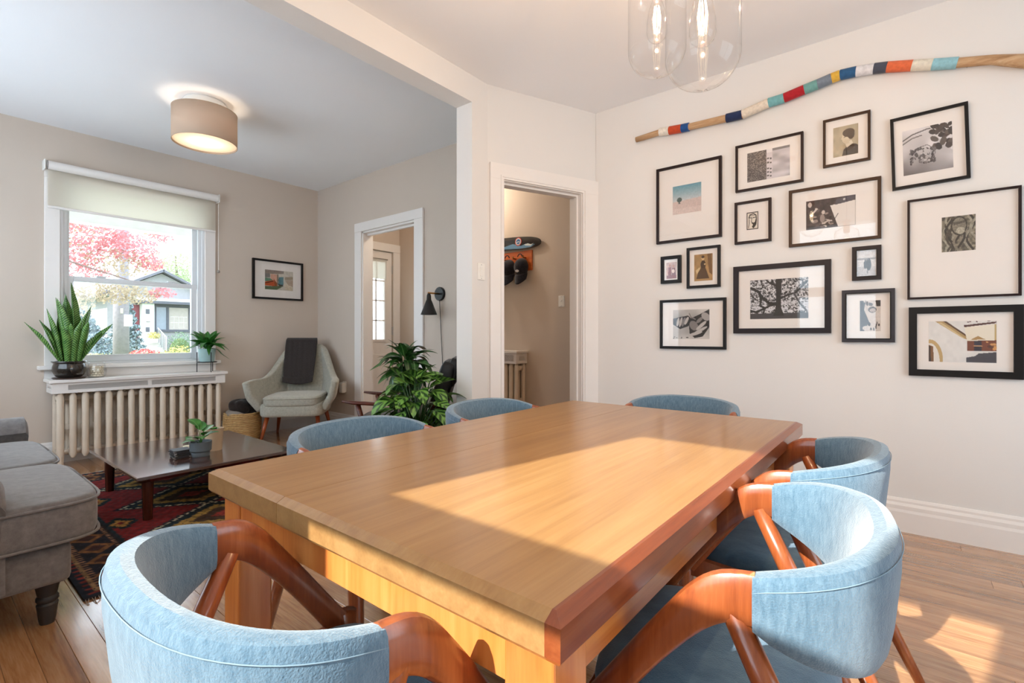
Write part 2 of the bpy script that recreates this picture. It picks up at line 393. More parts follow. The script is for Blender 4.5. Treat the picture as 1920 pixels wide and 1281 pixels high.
def sash(par, x0, x1, y0, y1, z0, z1, st, rt, rb, name):
    f = MB(); f.bb(x0, x0+st, y0, y1, z0, z1, .004); f.bb(x1-st, x1, y0, y1, z0, z1, .004)
    f.bb(x0+st, x1-st, y0, y1, z0, z0+rb, .004); f.bb(x0+st, x1-st, y0, y1, z1-rt, z1, .004)
    o = f.build(name, M['sash'], par)
    MB().bb(x0+st-.005, x1-st+.005, (y0+y1)/2-.004, (y0+y1)/2+.004, z0+rb-.005, z1-rt+.005).build('pane', M['windowglass'], o)
    return o
ls = sash(w1, WX0+.05, WX1-.05, YW+.06, YW+.10, WZ0+.02, 1.635, .052, .045, .062, 'lower_sash')
us = sash(w1, WX0+.03, WX1-.03, YW+.105, YW+.145, 1.59, WZ1-.02, .05, .05, .045, 'upper_sash')
for xx in (1.16, 1.72): MB().box((xx, YW+.085, 1.645), (.075, .03, .016), .005).build('sash_lock', M['sash'], ls)
# ---- the sun window, and an unseen window added behind the camera for daylight
w2 = struct(bpy.data.objects.new('window_2', None)); COL.objects.link(w2); w2['label'] = 'window behind the near end of the table'
m = MB(); m.bb(XB-.12, XB-.08, SW[0]-.04, SW[0], SW[2], SW[3]); m.bb(XB-.12, XB-.08, SW[1], SW[1]+.04, SW[2], SW[3])
m.bb(XB-.12, XB-.08, SW[0], SW[1], 1.625, 1.75); m.bb(XB-.12, XB-.08, SW[0], SW[1], SW[2]-.03, SW[2]+.01); m.bb(XB-.12, XB-.08, SW[0], SW[1], SW[3]-.005, SW[3]+.03)
fr = m.build('frame', M['sash'], w2)
for z0, z1 in ((SW[2]+.01, 1.625), (1.75, SW[3]-.005)): MB().bb(XB-.103, XB-.097, SW[0], SW[1], z0, z1).build('pane', M['windowglass'], fr)
w3 = struct(bpy.data.objects.new('daylight_window', None)); COL.objects.link(w3); w3['label'] = 'wide unseen window added behind the camera for daylight'
m = MB(); yb = YB-.1
for xx in (BW[0], (BW[0]+BW[1])/2, BW[1]): m.bb(xx-.03, xx+.03, yb-.02, yb+.02, BW[2], BW[3])
m.bb(BW[0], BW[1], yb-.02, yb+.02, BW[2], BW[2]+.06); m.bb(BW[0], BW[1], yb-.02, yb+.02, BW[3]-.06, BW[3])
fr = m.build('frame', M['sash'], w3)
for k in (0, 1):
    xm = (BW[0]+BW[1])/2; a = (BW[0], xm)[k]+.03; b = (xm, BW[1])[k]-.03
    MB().bb(a, b, yb-.003, yb+.003, BW[2]+.06, BW[3]-.06).build('pane', M['windowglass'], fr)
w4 = struct(bpy.data.objects.new('fill_window', None)); COL.objects.link(w4); w4['label'] = 'unseen sheer curtained window added to brighten the living room'  # unseen fill source, added to lift the living room light
m = MB()
for yy in (SV[0], (SV[0]+SV[1])/2, SV[1]): m.bb(XB-.12, XB-.08, yy-.03, yy+.03, SV[2], SV[3])
for zz in (SV[2], SV[3]): m.bb(XB-.12, XB-.08, SV[0], SV[1], zz-.03, zz+.03)
fr = m.build('frame', M['sash'], w4)
for k in (0, 1): MB().bb(XB-.103, XB-.097, SV[0]+.03+1.35*k, SV[0]+1.32+1.35*k, SV[2]+.03, SV[3]-.03).build('pane', M['windowglass'], fr)
m = MB(); m.grid(lambda a, b: (XB+.06+.02*math.sin(a*120), SV[0]-.1+a*(SV[1]-SV[0]+.2), 0.75+b*1.93), 240, 2); m.build('fill_sheer', translucent('fill_sheer_cloth', (234, 240, 250), .75), w4, True)  # added cloth spreads the sun into soft fill light
MB().tube([(XB+.06, SV[0]-.2, 2.68), (XB+.06, SV[1]+.2, 2.68)], .012, 10).build('curtain_rod', M['chrome'], w4)
# ---- front door in the vestibule
d1 = struct(bpy.data.objects.new('door_1', None)); COL.objects.link(d1); d1['label'] = 'white front door with a tall divided glass light'
gx0, gx1, gz0, gz1 = 3.64, 4.075, 1.04, 2.10
lf = wall(MB(), 'X', FX0+.005, FX1-.005, FY+.02, FY+.065, .01, FZ-.008, [(gx0, gx1, gz0, gz1)]).build('door_leaf', M['trim'], d1)
m = MB()
for a, b, c, d in ((gx0-.025, gx0+.01, gz0-.025, gz1+.025), (gx1-.01, gx1+.025, gz0-.025, gz1+.025)): m.bb(a, b, FY+.008, FY+.03, c, d, .003)
for z in (gz0, gz1): m.bb(gx0, gx1, FY+.008, FY+.03, z-.02, z+.015, .003)
m.build('glazing_frame', M['trim'], lf)
m = MB()
for i in (1, 2): m.bb(gx0+(gx1-gx0)*i/3-.008, gx0+(gx1-gx0)*i/3+.008, FY+.015, FY+.03, gz0, gz1)
for i in (1, 2, 3): m.bb(gx0, gx1, FY+.015, FY+.03, gz0+(gz1-gz0)*i/4-.008, gz0+(gz1-gz0)*i/4+.008)
m.build('muntin', M['trim'], lf)
MB().bb(gx0, gx1, FY+.038, FY+.044, gz0, gz1).build('pane', M['windowglass'], lf)
for z0, z1 in ((.15, .86),):
    m = MB(); m.bb(gx0-.02, gx1+.02, FY+.012, FY+.022, z0, z1, .006); m.build('panel', M['trim'], lf)
MB().bb(gx0-.01, gx1+.01, FY+.0, FY+.005, 1.86, 2.12).build('door_shade', translucent('door_shade_cloth', (245, 244, 240), .6), lf)
MB().tube([(gx0-.03, FY+.002, 2.125), (gx1+.03, FY+.002, 2.125)], .008, 8).build('shade_rod', M['chrome'], lf)
for z in (.35, 1.17, 2.0): MB().box((FX1-.006, FY+.008, z), (.012, .022, .11), .002).build('hinge', M['chrome'], lf)
MB().lathe([(0, 0), (.02, 0), (.02, .02), (.012, .04), (.028, .05), (.03, .07), (.018, .085), (0, .085)], 16, (3.5, FY-.0, 1.0)).build('door_knob', M['brass'], lf)
d1t = struct(bpy.data.objects.new('trim_3', None)); COL.objects.link(d1t)
MB().bb(FX1, XH, FY-.02, FY, 0, FZ+.0, .003).build('side_casing', M['trim'], d1t); MB().bb(FX0-.035, FX0, FY-.02, FY, 0, FZ, .003).build('side_casing', M['trim'], d1t)
MB().bb(XL+.12, XH, FY-.022, FY, FZ, FZ+.105, .003).build('head_casing', M['trim'], d1t)
# ------------------------------------------------------------------ dining table
TX0, TX1, TY0, TY1, TZ = .505, 2.30, .33, 1.43, .75
tb = thing('dining_table', 'long golden oak dining table with a sunlit top and square legs', 'table', (TX0, TY0, 0))
TL, TW = TX1-TX0, TY1-TY0
def slab(mb, x0, x1, y0, y1, z0, z1, c, sides='1111'):
    # flat board whose outer upper edges are chamfered
    a = c if sides[0] == '1' else 0; b = c if sides[1] == '1' else 0
    d = c if sides[2] == '1' else 0; e = c if sides[3] == '1' else 0
    q = [(x0, y0), (x1, y0), (x1, y1), (x0, y1)]; u = [(x0+a, y0+d), (x1-b, y0+d), (x1-b, y1-e), (x0+a, y1-e)]
    lo = [(x0+a*.3, y0+d*.3), (x1-b*.3, y0+d*.3), (x1-b*.3, y1-e*.3), (x0+a*.3, y1-e*.3)]
    mb.loft([[(x, y, z0) for x, y in lo], [(x, y, z0+c*.4) for x, y in q], [(x, y, z1-c*.55) for x, y in q], [(x, y, z1) for x, y in u]])
mid = TW*.66
SK = .060; EW = .024
m = MB(); slab(m, 0, TL, EW, mid-.0006, TZ-SK, TZ, .018, '1100'); m.build('top_leaf', M['tabletop'], tb)
m = MB(); slab(m, 0, TL, mid+.0006, TW-EW, TZ-SK, TZ, .018, '1100'); m.build('top_leaf', M['tabletop'], tb)
m = MB(); slab(m, 0, TL, 0, EW, TZ-SK, TZ, .018, '1110'); m.build('edge_strip', M['tableshaded'], tb)  # strip on the shaded side, darkened by its colour
m = MB(); slab(m, 0, TL, TW-EW, TW, TZ-SK, TZ, .018, '1101'); m.build('edge_strip', M['tabletop'], tb)
LG = .085; ins = .028
for sx in (ins, TL-ins-LG):
    for sy in (ins, TW-ins-LG):
        MB().bb(sx, sx+LG, sy, sy+LG, 0, TZ-SK, .004, 2).build('leg', M['tableleg'], tb)
for sy in (ins+.012, TW-ins-.036): MB().bb(ins+LG, TL-ins-LG, sy, sy+.024, TZ-.142, TZ-SK, .002).build('apron', M['tablewood'], tb)
for sx in (ins+.006, TL-ins-.03): MB().bb(sx, sx+.024, ins+LG, TW-ins-LG, TZ-.142, TZ-SK, .002).build('apron', M['tableleg'], tb)

# ------------------------------------------------------------------ dining chairs
def rrect(c, u, v, a, b, e=.35, n=14):
    # rounded section: half sizes a along u, b along v
    out = []
    for k in range(n):
        t = 2*PI*k/n; cs, sn = math.cos(t), math.sin(t)
        out.append(tuple(Vector(c)+Vector(u)*(a*math.copysign(abs(cs)**e, cs))+Vector(v)*(b*math.copysign(abs(sn)**e, sn))))
    return out
def make_chair():
    ch = thing('dining_chair', '', 'chair', (0, 0, 0))
    def U(p):
        s_, c_ = math.sin(p), math.cos(p)
        return Vector((.258*math.copysign(abs(s_)**.82, s_), -.035-.175*abs(c_)**.86, 0))
    secs = []; seam = []; n = 34
    for i in range(n+1):
        p = -PI/2+PI*i/n; P0 = U(p); d = (U(min(p+.02, PI/2))-U(max(p-.02, -PI/2))).normalized(); out = Vector((d.y, -d.x, 0))
        k = max(0, math.cos(p))**.75; h = .084+.126*k; zt = .744+.042*k; zc = zt-h/2
        lean = Vector((0, 0, 1))+out*(.10*k); lean.normalize()
        th = .019+.007*k
        secs.append(rrect(P0+Vector((0, 0, zc)), lean, out, h/2, th, .55))
        seam.append(P0+Vector((0, 0, zc))+lean*(h/2-.022)+out*(th*.93))
    b = MB(); b.loft(secs); br = b.build('backrest', M['denim'], ch, 'auto')
    MB().tube(seam, .0009, 5).build('stitched_seam', plain('pale_thread', (126, 150, 166), .9), br, True)
    for s in (-1, 1):
        path = [(.258, -.04, .706, .041, .0165), (.259, .0, .702, .039, .017), (.26, .032, .684, .034, .0175), (.26, .066, .650, .029, .018), (.258, .115, .59, .026, .018), (.254, .165, .522, .025, .017), (.250, .212, .456, .026, .016), (.249, .236, .424, .028, .0155)]
        sc = []; fine = []
        for i in range(len(path)-1):
            q = [path[max(0, min(len(path)-1, i+k))] for k in (-1, 0, 1, 2)]
            for j in range(4):
                t_ = j/4; fine.append(tuple(.5*(2*b_+(c_-a_)*t_+(2*a_-5*b_+4*c_-d_)*t_*t_+(3*b_-a_-3*c_+d_)*t_**3) for a_, b_, c_, d_ in zip(*q)))
        path = fine+[path[-1]]
        for i, (x, y, z, hh, th) in enumerate(path):
            a = Vector(path[max(i-1, 0)][:3]); c = Vector(path[min(i+1, len(path)-1)][:3]); t = (c-a).normalized()
            side = Vector((1, 0, 0)); up = side.cross(t).normalized()
            sc.append([(q[0]*s, q[1], q[2]) for q in rrect((x, y, z), up, side, hh, th, .75)])
        m = MB(); m.loft(sc); m.build('armrest', M['teak'], ch, 'auto')
        m = MB(); m.tube([(s*.257, -.006, .682), (s*.256, -.09, .50), (s*.252, -.19, .28), (s*.247, -.325, 0)], [.0175, .021, .020, .0135], 10); m.build('leg', M['teak'], ch, True)
        m = MB(); m.tube([(s*.247, .243, .462), (s*.247, .243, .40), (s*.245, .246, .2), (s*.242, .25, 0)], [.021, .022, .0205, .0145], 10); m.build('leg', M['teak'], ch, True)
        m = MB(); m.extrude([(s*.236, -.155, .372), (s*.236, .235, .395), (s*.236, .235, .448), (s*.236, -.12, .428)], (s*.022, 0, 0)); m.build('side_rail', M['teak'], ch)
    MB().bb(-.24, .24, .232, .254, .392, .44, .003).build('front_rail', M['teak'], ch)
    MB().box((0, -.13, .395), (.478, .02, .05), .003).build('back_rail', M['teak'], ch)
    def seat(a, b):
        u = a*2*PI
        return None
    prof = [(.0, .402), (.86, .402), (.965, .412), (1.0, .432), (.985, .452), (.93, .466), (.75, .476), (.4, .482), (0, .483)]
    m = MB(); n = 40; ss = []
    for rr, z in prof:
        ring = []
        for k in range(n):
            t = 2*PI*k/n; cs, sn = math.cos(t), math.sin(t)
            wx = .232-.02*(1 if sn < 0 else 0)*abs(sn)
            ring.append((rr*wx*math.copysign(abs(cs)**.45, cs), .05+rr*.215*math.copysign(abs(sn)**.45, sn), z))
        ss.append(ring)
    m.loft(ss, caps=False); m.build('seat', M['denimseat'], ch, 'auto')
    return ch
proto = make_chair()
chairs = [
 ((.405, .765), -90, 'blue denim dining chair tucked under the near end of the table, seen from behind'),
 ((1.05, .25), 8, 'sunlit blue dining chair nearest the camera on the picture wall side of the table'),
 ((1.72, .275), 1, 'blue dining chair behind the sunlit one, farther along the picture wall side'),
 ((1.05, 1.455), 180, 'blue dining chair on the living room side with its back before the coffee table'),
 ((1.77, 1.455), 180, 'blue dining chair on the living room side, next to the leafy plants'),
 ((2.39, .885), 90, 'blue dining chair pulled out at the far end of the table by the doorway'),
]
for i, ((x, y), a, lab) in enumerate(chairs):
    c = proto if i == 0 else copy_tree(proto)
    c.location = (x, y, 0); c.rotation_euler.z = R(a); c['label'] = lab; c['group'] = 'blue dining chairs around the table'

# ------------------------------------------------------------------ glass pendants over the table
FIL = emit('filament_glow', (1, .84, .58), 9)
def pendant(x, y, zb, r, lab, power):
    p = thing('pendant_lamp', lab, 'lamp', (x, y, CZ), 0, 'glass jar pendants over the table')
    z0 = zb-CZ; h = .33
    prof = [(.003, z0-.006), (.009, z0-.005), (.013, z0), (.017, z0+.004)]+[(r*math.sin(PI/2*k/12)**.8, z0+.003+.088*(1-math.cos(PI/2*k/12)**1.15)) for k in range(2, 13)]+[(r, z0+h-.05), (.092*r/.1, z0+h-.02), (.06*r/.1, z0+h), (.035, z0+h+.01), (.03, z0+h+.04)]
    m = MB(); secs = [[(q*math.cos(2*PI*k/40), q*math.sin(2*PI*k/40), z) for k in range(40)] for q, z in prof]; m.loft(secs, caps=False)
    m.build('glass_jar', M['jar'], p, True)
    zs = z0+h-.04
    MB().lathe([(0, zs), (.022, zs), (.026, zs+.01), (.026, zs+.09), (.036, zs+.095), (.036, zs+.115), (.012, zs+.13), (0, zs+.13)], 20).build('socket', M['copper'], p, 'auto')
    bz = zb+.118-CZ
    bulb = [(.004, bz), (.018, bz+.004), (.03, bz+.016), (.036, bz+.035), (.035, bz+.07), (.028, bz+.115), (.018, bz+.145), (.014, zs+.01)]
    m = MB(); m.loft([[(q*math.cos(2*PI*k/24), q*math.sin(2*PI*k/24), z) for k in range(24)] for q, z in bulb], caps=False)
    bo = m.build('bulb', M['jar'], p, True)
    m = MB(); pts = []
    for k in range(8):
        a = 2*PI*k/8; rr = .014
        m.tube([(rr*.7*math.cos(a), rr*.7*math.sin(a), bz+.035), (rr*math.cos(a+.15), rr*math.sin(a+.15), bz+.085), (rr*.6*math.cos(a+.2), rr*.6*math.sin(a+.2), bz+.128)], .0008, 5)
    m.build('filament', FIL, bo, True)
    MB().tube([(0, 0, zs+.12), (0, 0, -.02)], .0035, 8).build('cord', M['black'], p)
    MB().lathe([(0, -.025), (.055, -.025), (.06, -.02), (.06, 0), (0, 0)], 24).build('ceiling_rose', M['copper'], p, 'auto')
    l = bpy.data.lights.new('bulb_light', 'POINT'); l.energy = power; l.color = (1, .62, .32); l.shadow_soft_size = .004
    lo = bpy.data.objects.new('bulb_light', l); COL.objects.link(lo); lo.parent = p; lo.location = (0, 0, bz+.08)
pendant(1.405, .445, 1.793, .1, 'clear glass jar pendant with a glowing filament bulb, nearest and lowest', 20)
pendant(1.69, .695, 2.03, .1, 'clear glass jar pendant half behind the nearest one', 17)
pendant(1.38, .93, 2.30, .1, 'clear glass jar pendant mostly above the frame, highest of three', 13)

# ------------------------------------------------------------------ living room ceiling lamp
lp = thing('ceiling_lamp', 'beige drum shade ceiling lamp in the living room', 'lamp', (1.475, 4.24, CZ))
MB().lathe([(0, -.001), (.14, -.001), (.15, -.015), (.15, -.06), (.145, -.065), (0, -.065)], 40).build('ceiling_plate', M['white_plastic'], lp, 'auto')
m = MB(); m.loft([[(.218*math.cos(2*PI*k/56), .218*math.sin(2*PI*k/56), z) for k in range(56)] for z in (-.075, -.32)], caps=False)
sh = solid(m.build('lamp_shade', translucent('shade_linen', (212, 190, 168), .2, (230, 200, 170)), lp, True), .003)
m = MB(); m.tube([(.218*math.cos(2*PI*k/56), .218*math.sin(2*PI*k/56), -.32) for k in range(57)], .003, 6); m.tube([(.218*math.cos(2*PI*k/56), .218*math.sin(2*PI*k/56), -.075) for k in range(57)], .003, 6); m.build('shade_rim', plain('shade_rim', (196, 172, 148), .7), sh, True)
MB().lathe([(0, -.305), (.214, -.305), (.214, -.311), (0, -.311)], 56).build('diffuser', translucent('diffuser', (250, 246, 238), .75, (255, 250, 240)), lp)
MB().lathe([(0, -.2), (.02, -.19), (.03, -.16), (.025, -.12), (.015, -.09), (0, -.065)], 14).build('bulb', emit('lamp_bulb', (1, .85, .66), 3), lp, True)
l = bpy.data.lights.new('lamp_light', 'POINT'); l.energy = 2.4; l.color = (1, .86, .70); l.shadow_soft_size = .05
lo = bpy.data.objects.new('lamp_light', l); COL.objects.link(lo); lo.parent = lp; lo.location = (0, 0, -.235)
# unseen lamp added to light the hall and vestibule, behind the door casing
hl = thing('hall_fill_lamp', 'small unseen ceiling lamp added to light the hall', 'lamp', (3.85, 3.9, CZ))
MB().lathe([(0, 0), (.1, 0), (.1, -.02), (0, -.02)], 28).build('ceiling_plate', M['brass'], hl)
MB().lathe([(.09, -.02), (.1, -.05), (.08, -.09), (.03, -.11), (0, -.112)], 28).build('glass_shade', translucent('hall_shade', (250, 240, 225), .8), hl, True)
l = bpy.data.lights.new('hall_fill_light', 'POINT'); l.energy = 20; l.color = (1, .86, .70); l.shadow_soft_size = .06
lo = bpy.data.objects.new('hall_fill_light', l); COL.objects.link(lo); lo.parent = hl; lo.location = (0, 0, -.16)

# ------------------------------------------------------------------ rug
def nz(h, w, seed, sx, sy):
    # smooth value noise, h x w samples
    g = np.random.RandomState(seed).rand(sy+2, sx+2)
    yy = np.linspace(0, sy, h); xx = np.linspace(0, sx, w)
    y0 = np.floor(yy).astype(int); x0 = np.floor(xx).astype(int); fy = (yy-y0)[:, None]; fx = (xx-x0)[None]
    fy = fy*fy*(3-2*fy); fx = fx*fx*(3-2*fx)
    a = g[y0][:, x0]; b = g[y0][:, x0+1]; c = g[y0+1][:, x0]; d = g[y0+1][:, x0+1]
    return (a*(1-fx)+b*fx)*(1-fy)+(c*(1-fx)+d*fx)*fy
def paint_mesh(name, w, h, img, mat, axis='XZ', wave=None):
    H_, W_ = img.shape[:2]
    me = bpy.data.meshes.new(name)
    X, Y = np.meshgrid(np.linspace(-w/2, w/2, W_), np.linspace(h/2, -h/2, H_))
    Zz = np.zeros_like(X) if wave is None else wave(X, Y)
    co = np.stack([X, Zz, Y] if axis == 'XZ' else [X, Y, Zz], -1).reshape(-1, 3)
    idx = np.arange(H_*W_).reshape(H_, W_)
    a = idx[:-1, :-1].ravel(); b = idx[1:, :-1].ravel(); c = idx[1:, 1:].ravel(); d = idx[:-1, 1:].ravel()
    me.from_pydata(co.tolist(), [], np.stack([a, b, c, d], -1).tolist())
    at = me.attributes.new('ink', 'FLOAT_COLOR', 'POINT')
    rgb = np.clip(img, 0, 1); l_ = np.where(rgb <= .04045, rgb/12.92, ((rgb+.055)/1.055)**2.4)
    at.data.foreach_set('color', np.concatenate([l_, np.ones((H_, W_, 1))], -1).ravel().astype(np.float32))
    me.materials.append(mat); return me
def C(*c): return np.array(c)/255.
def rug_image(H_, W_):
    # along W: room X, along H: room Y (2.4 m)
    img = np.zeros((H_, W_, 3)); y, x = np.mgrid[0:H_, 0:W_]; u = x/(W_-1)*1.75; v = y/(H_-1)*2.4
    d = np.minimum(np.minimum(u, 1.75-u), np.minimum(v, 2.4-v))
    q = .016
    us, vs = np.round(u/q)*q, np.round(v/q)*q
    img[:] = C(118, 34, 34)
    # field with stepped medallions
    for cv in (.62, 1.2, 1.78):
        r_ = np.abs(us-.875)/.46+np.abs(vs-cv)/.30
        img[r_ < 1.06] = C(30, 36, 44); img[r_ < .98] = C(196, 182, 150); img[r_ < .94] = C(26, 40, 46)
        img[r_ < .72] = C(150, 116, 58); img[r_ < .50] = C(64, 44, 30); img[r_ < .22] = C(140, 50, 40)
    for cu in (.36, 1.39):
        for cv in (.34, .91, 1.49, 2.06):
            r_ = np.abs(us-cu)/.1+np.abs(vs-cv)/.13
            img[r_ < 1] = C(24, 42, 46); img[r_ < .6] = C(168, 120, 60); img[r_ < .3] = C(120, 40, 38)
    saw = (np.abs(((u+v)/.05) % 1-.5)*.02)
    img[d+saw < .31] = C(20, 40, 48)
    img[d < .285] = C(36, 32, 36)
    s_ = np.where((u < .28) | (u > 1.47), v, u)
    cell = (s_/.19) % 1-.5; dd = (d-.17)/.09
    bord = (d < .27) & (d > .07)
    img[bord] = C(30, 30, 40)
    fl_ = bord & (np.abs(cell)*1.6+np.abs(dd)*.75 < .72); img[fl_] = C(132, 88, 54)
    fl2 = bord & (np.abs(cell)*1.6+np.abs(dd)*.75 < .42); img[fl2] = C(64, 38, 34)
    tick = bord & (((s_/.03) % 1) < .5) & (np.abs(dd) > .85); img[tick] = C(150, 110, 84)
    img[(d < .07) & (d > .05)] = C(150, 118, 84); img[(d < .05)] = C(26, 34, 46)
    t2 = (d < .05) & (((s_/.05) % 1) < .4) & (d > .02); img[t2] = C(128, 48, 42)
    n_ = nz(H_, W_, 5, 90, 120)[..., None]*.45+.75
    return img*n_*.92
rg = thing('rug', 'dark red and navy patterned wool rug under the coffee table', 'rug', (1.26, 3.85, 0)); rg.scale = (.9, 1, 1)
me = paint_mesh('pile', 1.75, 2.4, rug_image(280, 200), printmat('rug_wool', .95), 'XY', lambda X, Y: .010+.0012*np.sin(X*90)*np.sin(Y*80))
link('pile', me, rg)
MB().bb(-.875, .875, -1.2, 1.2, .0005, .009).build('backing', plain('rug_backing', (40, 34, 38), .95), rg)
m = MB()
for k in range(150):
    xx = -.87+1.74*k/149
    for s in (-1, 1):
        m.tube([(xx, s*1.2, .006), (xx+random.uniform(-.01, .01), s*(1.23+random.uniform(0, .01)), .003), (xx+random.uniform(-.015, .015), s*(1.255+random.uniform(-.01, .01)), .002)], .0016, 4)
tag(m.build('fringe', plain('fringe_yarn', (176, 168, 160), .9), rg), kind='stuff')

# ------------------------------------------------------------------ coffee table
ct = thing('coffee_table', 'low dark walnut coffee table on round legs over the rug', 'table', (.84, 3.42, .011))
CLx, CLy, CZt = .93, 1.14, .275
m = MB(); q = [(0, 0), (CLx, 0), (CLx, CLy), (0, CLy)]
def ins_(d): return [(d, d), (CLx-d, d), (CLx-d, CLy-d), (d, CLy-d)]
m.loft([[(x, y, CZt-.04) for x, y in ins_(.03)], [(x, y, CZt-.018) for x, y in q], [(x, y, CZt-.004) for x, y in q], [(x, y, CZt) for x, y in ins_(.004)]]); m.build('table_top', M['walnut'], ct)
for sx in (.075, CLx-.075):
    for sy in (.09, CLy-.2):
        MB().lathe([(0, 0), (.024, 0), (.031, CZt-.04), (0, CZt-.04)], 20, (sx, sy, 0)).build('leg', M['walnutleg'], ct, 'auto')
CTZ = .011+CZt
def pot(name, prof, lab, loc, mat, soil=True, cat='pot', sc=1, inner=.9):
    t = thing(name, lab, cat, loc)
    r1, z1 = prof[-1]
    full = [(0, 0)]+prof+[(r1*inner, z1), (r1*inner*.97, z1-.02), (0, z1-.02)]
    MB().lathe(full, 32).build('pot', mat, t, 'auto')
    if soil:
        m = MB(); m.lathe([(0, z1-.019), (r1*inner*.93, z1-.018), (r1*inner*.96, z1-.021)], 24); m.build('soil', plain('potting_soil', (48, 36, 28), .95, bmp=.5), t)
    return t
# leaf meshes
def leafmesh(name, L, W, droop, fold, mat, tip=1.0, base=.5, nseg=10, twist=0):
    def fn(a, b):
        y = a*L; k = (math.sin(PI*min(1, a**base))**.8 if a > 0 else 0); x = (b-.5)*W*max(k, .03 if a < .98 else 0)
        z = -droop*L*a*a+fold*abs(x)
        if twist:
            x, z = x*math.cos(twist*a)-z*0, z+x*math.sin(twist*a)
        return (x, y*math.sqrt(max(.2, 1-droop*a)), z)
    return MB().grid(fn, nseg, 4).mesh(name, mat, True, fix=False)
def leafmat(name, c1, c2, mid, band=0, rough=.35):
    m, nt, b = newmat(name)
    vec = coords(nt, 'Object'); sep = N(nt, 'ShaderNodeSeparateXYZ'); nt.links.new(vec, sep.inputs[0])
    ab = N(nt, 'ShaderNodeMath', operation='ABSOLUTE'); nt.links.new(sep.outputs[0], ab.inputs[0])
    wv = N(nt, 'ShaderNodeTexNoise'); wv.inputs['Scale'].default_value = 30; nt.links.new(vec, wv.inputs['Vector'])
    if band:
        md = N(nt, 'ShaderNodeMath', operation='MULTIPLY_ADD'); nt.links.new(ab.outputs[0], md.inputs[0]); md.inputs[1].default_value = -1.2; nt.links.new(sep.outputs[1], md.inputs[2])
        sn = N(nt, 'ShaderNodeMath', operation='MULTIPLY'); nt.links.new(md.outputs[0], sn.inputs[0]); sn.inputs[1].default_value = band
        sn2 = N(nt, 'ShaderNodeMath', operation='SINE'); nt.links.new(sn.outputs[0], sn2.inputs[0])
        ad = N(nt, 'ShaderNodeMath', operation='MULTIPLY_ADD'); nt.links.new(sn2.outputs[0], ad.inputs[0]); ad.inputs[1].default_value = .3; nt.links.new(wv.outputs['Fac'], ad.inputs[2])
        fac = ad.outputs[0]
    else: fac = wv.outputs['Fac']
    col = ramp(nt, fac, [(.3, lin(c1)), (.72, lin(c2))])
    mr = N(nt, 'ShaderNodeMapRange'); nt.links.new(ab.outputs[0], mr.inputs[0]); mr.inputs[1].default_value = .0008; mr.inputs[2].default_value = .003; mr.inputs[3].default_value = .7; mr.inputs[4].default_value = 0
    mx = N(nt, 'ShaderNodeMix', data_type='RGBA'); nt.links.new(mr.outputs[0], mx.inputs[0]); nt.links.new(col, mx.inputs[6]); mx.inputs[7].default_value = (*lin(mid), 1)
    nt.links.new(mx.outputs[2], b.inputs['Base Color']); b.inputs['Roughness'].default_value = rough
    b.inputs['Subsurface Weight'].default_value = 0
    return m
def put_leaf(par, me, loc, yaw, pitch, s=1.0, roll=0, name='leaf'):
    M_ = Matrix.Translation(loc) @ Matrix.Rotation(yaw, 4, 'Z') @ Matrix.Rotation(pitch, 4, 'X') @ Matrix.Rotation(roll, 4, 'Y') @ Matrix.Scale(s, 4)
    return link(name, me, par, M_)
GL = leafmat('glossy_leaf', (30, 84, 24), (74, 140, 48), (120, 176, 90))
t = pot('potted_plant', [(.05, 0), (.054, .006), (.054, .03), (.064, .04), (.066, .1)], 'small green plant in a slate grey two tone pot on the coffee table', (1.27, 3.73, CTZ), plain('slate_pot', (92, 100, 104), .4), cat='plant')
lm = leafmesh('small_leaf', .11, .085, .25, .25, GL, base=.8)
for yaw, pit, s, hh in ((20, 42, 1, .20), (-60, 35, .95, .16), (120, 25, 1, .12), (80, 15, .85, .10), (200, 40, .8, .14), (-110, 30, .9, .13), (-20, 60, .8, .17), (165, 20, 1.05, .13)):
    ax = Vector((-math.sin(R(yaw)), math.cos(R(yaw)), 0))*.025
    MB().tube([(0, 0, .08), (ax.x*.4, ax.y*.4, hh*.6+.03), (ax.x, ax.y, hh)], [.0022, .002, .0018], 5).build('stem', GL, t, True)
    put_leaf(t, lm, (ax.x, ax.y, hh), R(yaw), R(pit), s)
t = pot('potted_plant', [(.05, 0), (.05, .004), (.06, .15), (.061, .155)], 'tan clay pot with a low succulent behind the grey pot', (1.40, 3.86, CTZ), plain('tan_pot', (196, 168, 136), .6), cat='plant')
for k in range(9):
    put_leaf(t, lm, (0, 0, .135), R(40*k), R(35+10*(k % 3)), .4)
for i in range(6):
    o = MB().box((0, 0, 0), (.105, .105, .0075), .0012).build('coaster', plain('slate_coaster', (44, 44, 46), .5) if i == 0 else bpy.data.materials['slate_coaster'], loc=(1.175+random.uniform(-.004, .004), 3.80+random.uniform(-.004, .004), CTZ+.0045+i*.0092), rz=R(random.uniform(-6, 6)))
    pos = ('lowest', 'second lowest', 'third lowest', 'third from the top', 'second from the top', 'topmost')[i]
    tag(o, 'square dark slate coaster, %s of the stack on the coffee table' % pos, 'coaster', 'slate coasters')
    m_ = MB()
    for a, b in ((-.045, -.045), (.045, -.045), (.045, .045), (-.045, .045)): m_.box((a, b, -.0047), (.012, .012, .0022))
    m_.build('felt_pad', M['white_plastic'], o)
t = thing('glass_votive', 'square clear glass candle holder behind the coasters', 'candle holder', (1.27, 3.98, CTZ))
m = MB()
for a, b, c, d in ((-.05, -.046, -.05, .05), (.046, .05, -.05, .05), (-.046, .046, -.05, -.046), (-.046, .046, .046, .05)): m.bb(a, b, c, d, 0, .085)
m.bb(-.046, .046, -.046, .046, 0, .006); m.build('glass_box', M['glass'], t)
